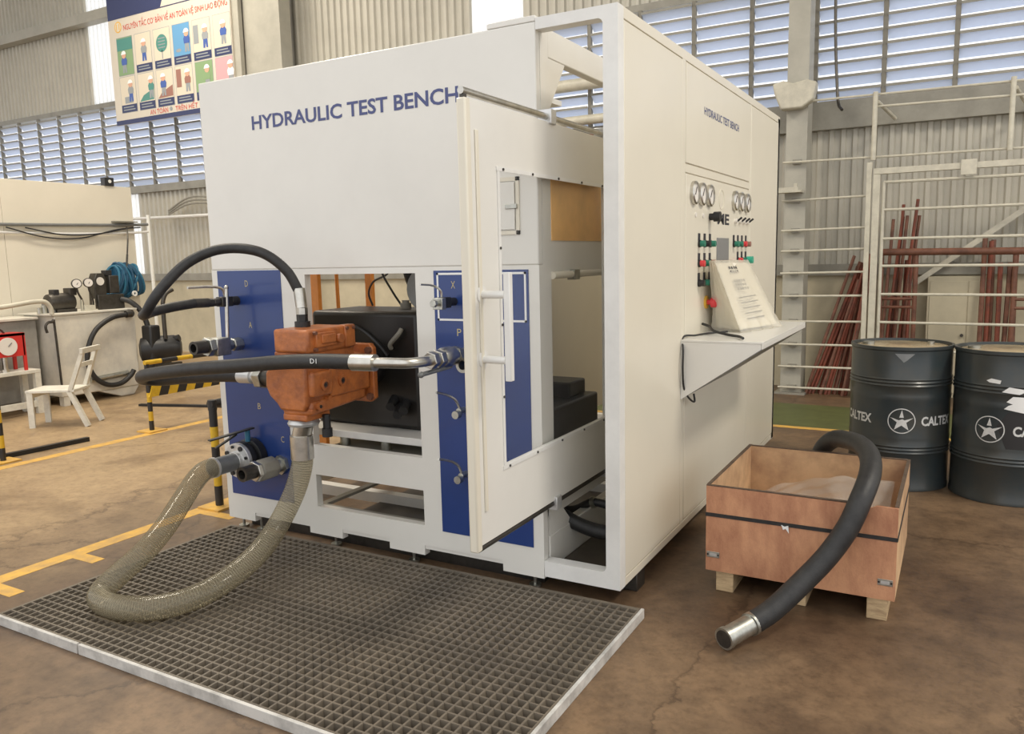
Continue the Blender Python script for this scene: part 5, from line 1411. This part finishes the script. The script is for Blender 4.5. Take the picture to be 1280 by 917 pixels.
# white chair
chd = Vector((0.38, 0.24, 0)).normalized(); chs = Vector((-chd.y, chd.x, 0))
cho = Vector((-6.13, 1.375, 0))
chair = thing('chair', tuple(cho), 'worn white wooden chair in front of the white oil tank', 'chair')
def cp(a, b, z): return cho + chd * a + chs * b + Vector((0, 0, z))
obj('seat', MB().add([cp(a, b, z) for z in (0.325, 0.35) for a, b in ((-0.24, -0.16), (0.2, -0.16), (0.2, 0.16), (-0.24, 0.16))], [(0, 3, 2, 1), (4, 5, 6, 7), (0, 1, 5, 4), (1, 2, 6, 5), (2, 3, 7, 6), (3, 0, 4, 7)]), 'white_wood', chair, bevel=0.004)
for s in (-1, 1):
    obj('leg', MB().bar(cp(-0.21, s * 0.14, 0), cp(-0.21, s * 0.14, 0.325), 0.05, 0.035), 'white_wood', chair)
    obj('leg', MB().bar(cp(0.29, s * 0.14, 0.004), cp(0.15, s * 0.14, 0.335), 0.04, 0.04), 'white_wood', chair)
    obj('back_post', MB().bar(cp(0.16, s * 0.145, 0.34), cp(0.30, s * 0.13, 0.71), 0.035, 0.035), 'white_wood', chair)
obj('top_rail', MB().bar(cp(0.305, -0.18, 0.705), cp(0.305, 0.18, 0.705), 0.03, 0.05), 'white_wood', chair, bevel=0.004)
obj('back_rail', MB().bar(cp(0.25, -0.14, 0.57), cp(0.25, 0.14, 0.57), 0.02, 0.04), 'white_wood', chair)
obj('seat_apron', MB().bar(cp(-0.21, -0.14, 0.30), cp(-0.21, 0.14, 0.30), 0.02, 0.05), 'white_wood', chair)

# low white table with a red gauge box
tb = thing('low_table', (-7.0, 1.2, 0), 'low white table at the left edge carrying the red gauge box', 'table')
obj('table_top', MB().box((-7.22, 0.7, 0.415), (-6.92, 1.66, 0.45)), 'white_wood', tb, bevel=0.003)
for x, y in ((-6.95, 1.63), (-7.19, 1.63), (-6.95, 0.8), (-7.19, 0.8)):
    obj('leg', MB().box((x - 0.028, y - 0.028, 0), (x + 0.028, y + 0.028, 0.415)), 'white_wood', tb)
obj('lower_rail', MB().box((-6.975, 0.8, 0.07), (-6.935, 1.62, 0.13)), 'white_wood', tb)
rb = thing('red_gauge_box', (-7.05, 1.35, 0.45), 'red steel box with a white dial on the low table', 'gauge box')
f = MB()
f.box((-7.17, 1.53, 0.45), (-7.14, 1.56, 0.83)).box((-6.98, 1.53, 0.45), (-6.955, 1.56, 0.83)).box((-7.17, 0.95, 0.80), (-6.955, 1.56, 0.83)).box((-6.975, 1.22, 0.60), (-6.955, 1.55, 0.83))
obj('frame', f, 'red_enamel', rb, bevel=0.003)
obj('dial', MB().cyl((-6.955, 1.385, 0.705), (-6.945, 1.385, 0.705), 0.088, 28), 'dial_face', rb)
obj('needle', MB().bar((-6.943, 1.385, 0.705), (-6.943, 1.42, 0.74), 0.006, 0.004), 'black_letters', rb)
obj('handle', MB().tube([(-7.06, 1.26, 0.83), (-7.06, 1.28, 0.865), (-7.06, 1.38, 0.87), (-7.06, 1.42, 0.83)], 0.01, 8), 'dark_steel', rb)
obj('fitting_stack', MB().cyl((-6.99, 1.36, 0.45), (-6.99, 1.36, 0.60), 0.025, 12).cyl((-6.99, 1.36, 0.45), (-6.99, 1.36, 0.48), 0.035, 6).cyl((-6.99, 1.24, 0.45), (-6.99, 1.24, 0.53), 0.02, 12), 'steel', rb)
obj('pump_core', MB().box((-7.12, 1.0, 0.45), (-7.0, 1.22, 0.74)), 'dark_steel', rb, bevel=0.01)

# barriers striped yellow and black
def striped_post(t, x, y, h, r=0.021, n=6, z0=0.012, ph=0):
    for i in range(n):
        a, b = z0 + (h - z0) * i / n, z0 + (h - z0) * (i + 1) / n
        obj('post_band', MB().cyl((x, y, a), (x, y, b), r, 12), ('black_paint', 'yellow_paint')[(i + ph) % 2], t)
    obj('base_plate', MB().box((x - 0.09, y - 0.09, 0), (x + 0.09, y + 0.09, 0.012)), 'floor_yellow', t)


b1 = thing('barrier', (-5.05, 1.9, 0), 'striped barrier with a hazard plank along the far yellow line', 'barrier')
striped_post(b1, -5.05, 1.52, 0.60, n=7)
striped_post(b1, -5.05, 3.1, 0.60, n=7)
for i in range(10):
    obj('rail_band', MB().cyl((-5.05, 1.50 + 0.165 * i, 0.615), (-5.05, 1.50 + 0.165 * (i + 1), 0.615), 0.022, 10), ('yellow_paint', 'black_paint')[i % 2], b1)
for i in range(9):
    y = 1.50 + 0.19 * i
    obj('plank_stripe', MB().prism([(y + 0.05, 0.43), (y + 0.145, 0.43), (y + 0.095, 0.31), (y, 0.31)], 'x', -5.035, -5.02), 'yellow_paint', b1)
    obj('plank_stripe', MB().prism([(y + 0.145, 0.43), (y + 0.24, 0.43), (y + 0.19, 0.31), (y + 0.095, 0.31)], 'x', -5.035, -5.02), 'black_paint', b1)
b0 = thing('barrier_post', (-5.15, 0.3, 0), 'short yellow and black post cut by the left picture edge', 'post')
striped_post(b0, -5.15, 0.30, 0.60, n=6)
b2 = thing('barrier', (-2.72, 0.6, 0), 'yellow and black post barrier beside the left end of the test bench', 'barrier')
striped_post(b2, -2.70, 0.25, 0.62, n=5, r=0.024)
striped_post(b2, -2.70, 1.9, 0.62, n=5, r=0.024)
obj('corner_cap', MB().cyl((-2.70, 0.25, 0.60), (-2.70, 0.25, 0.66), 0.027, 12).cyl((-2.70, 0.23, 0.635), (-2.70, 0.34, 0.635), 0.026, 12), 'black_paint', b2)
for i in range(8):
    obj('rail_band', MB().cyl((-2.70, 0.33 + 0.195 * i, 0.635), (-2.70, 0.33 + 0.195 * (i + 1), 0.635), 0.022, 10), ('yellow_paint', 'black_paint')[i % 2], b2)
obj('steel_bar', MB().bar((-5.30, -0.2, 0.018), (-5.22, 1.03, 0.018), 0.045, 0.035), 'black_metal', None, label='flat black steel bar lying on the floor near the white chair', cat='bar')
obj('steel_bar', MB().bar((-6.3, 2.3, 0.012), (-4.9, 2.75, 0.012), 0.05, 0.022), 'black_metal', None, label='thin black bar on the floor behind the hazard plank', cat='bar')
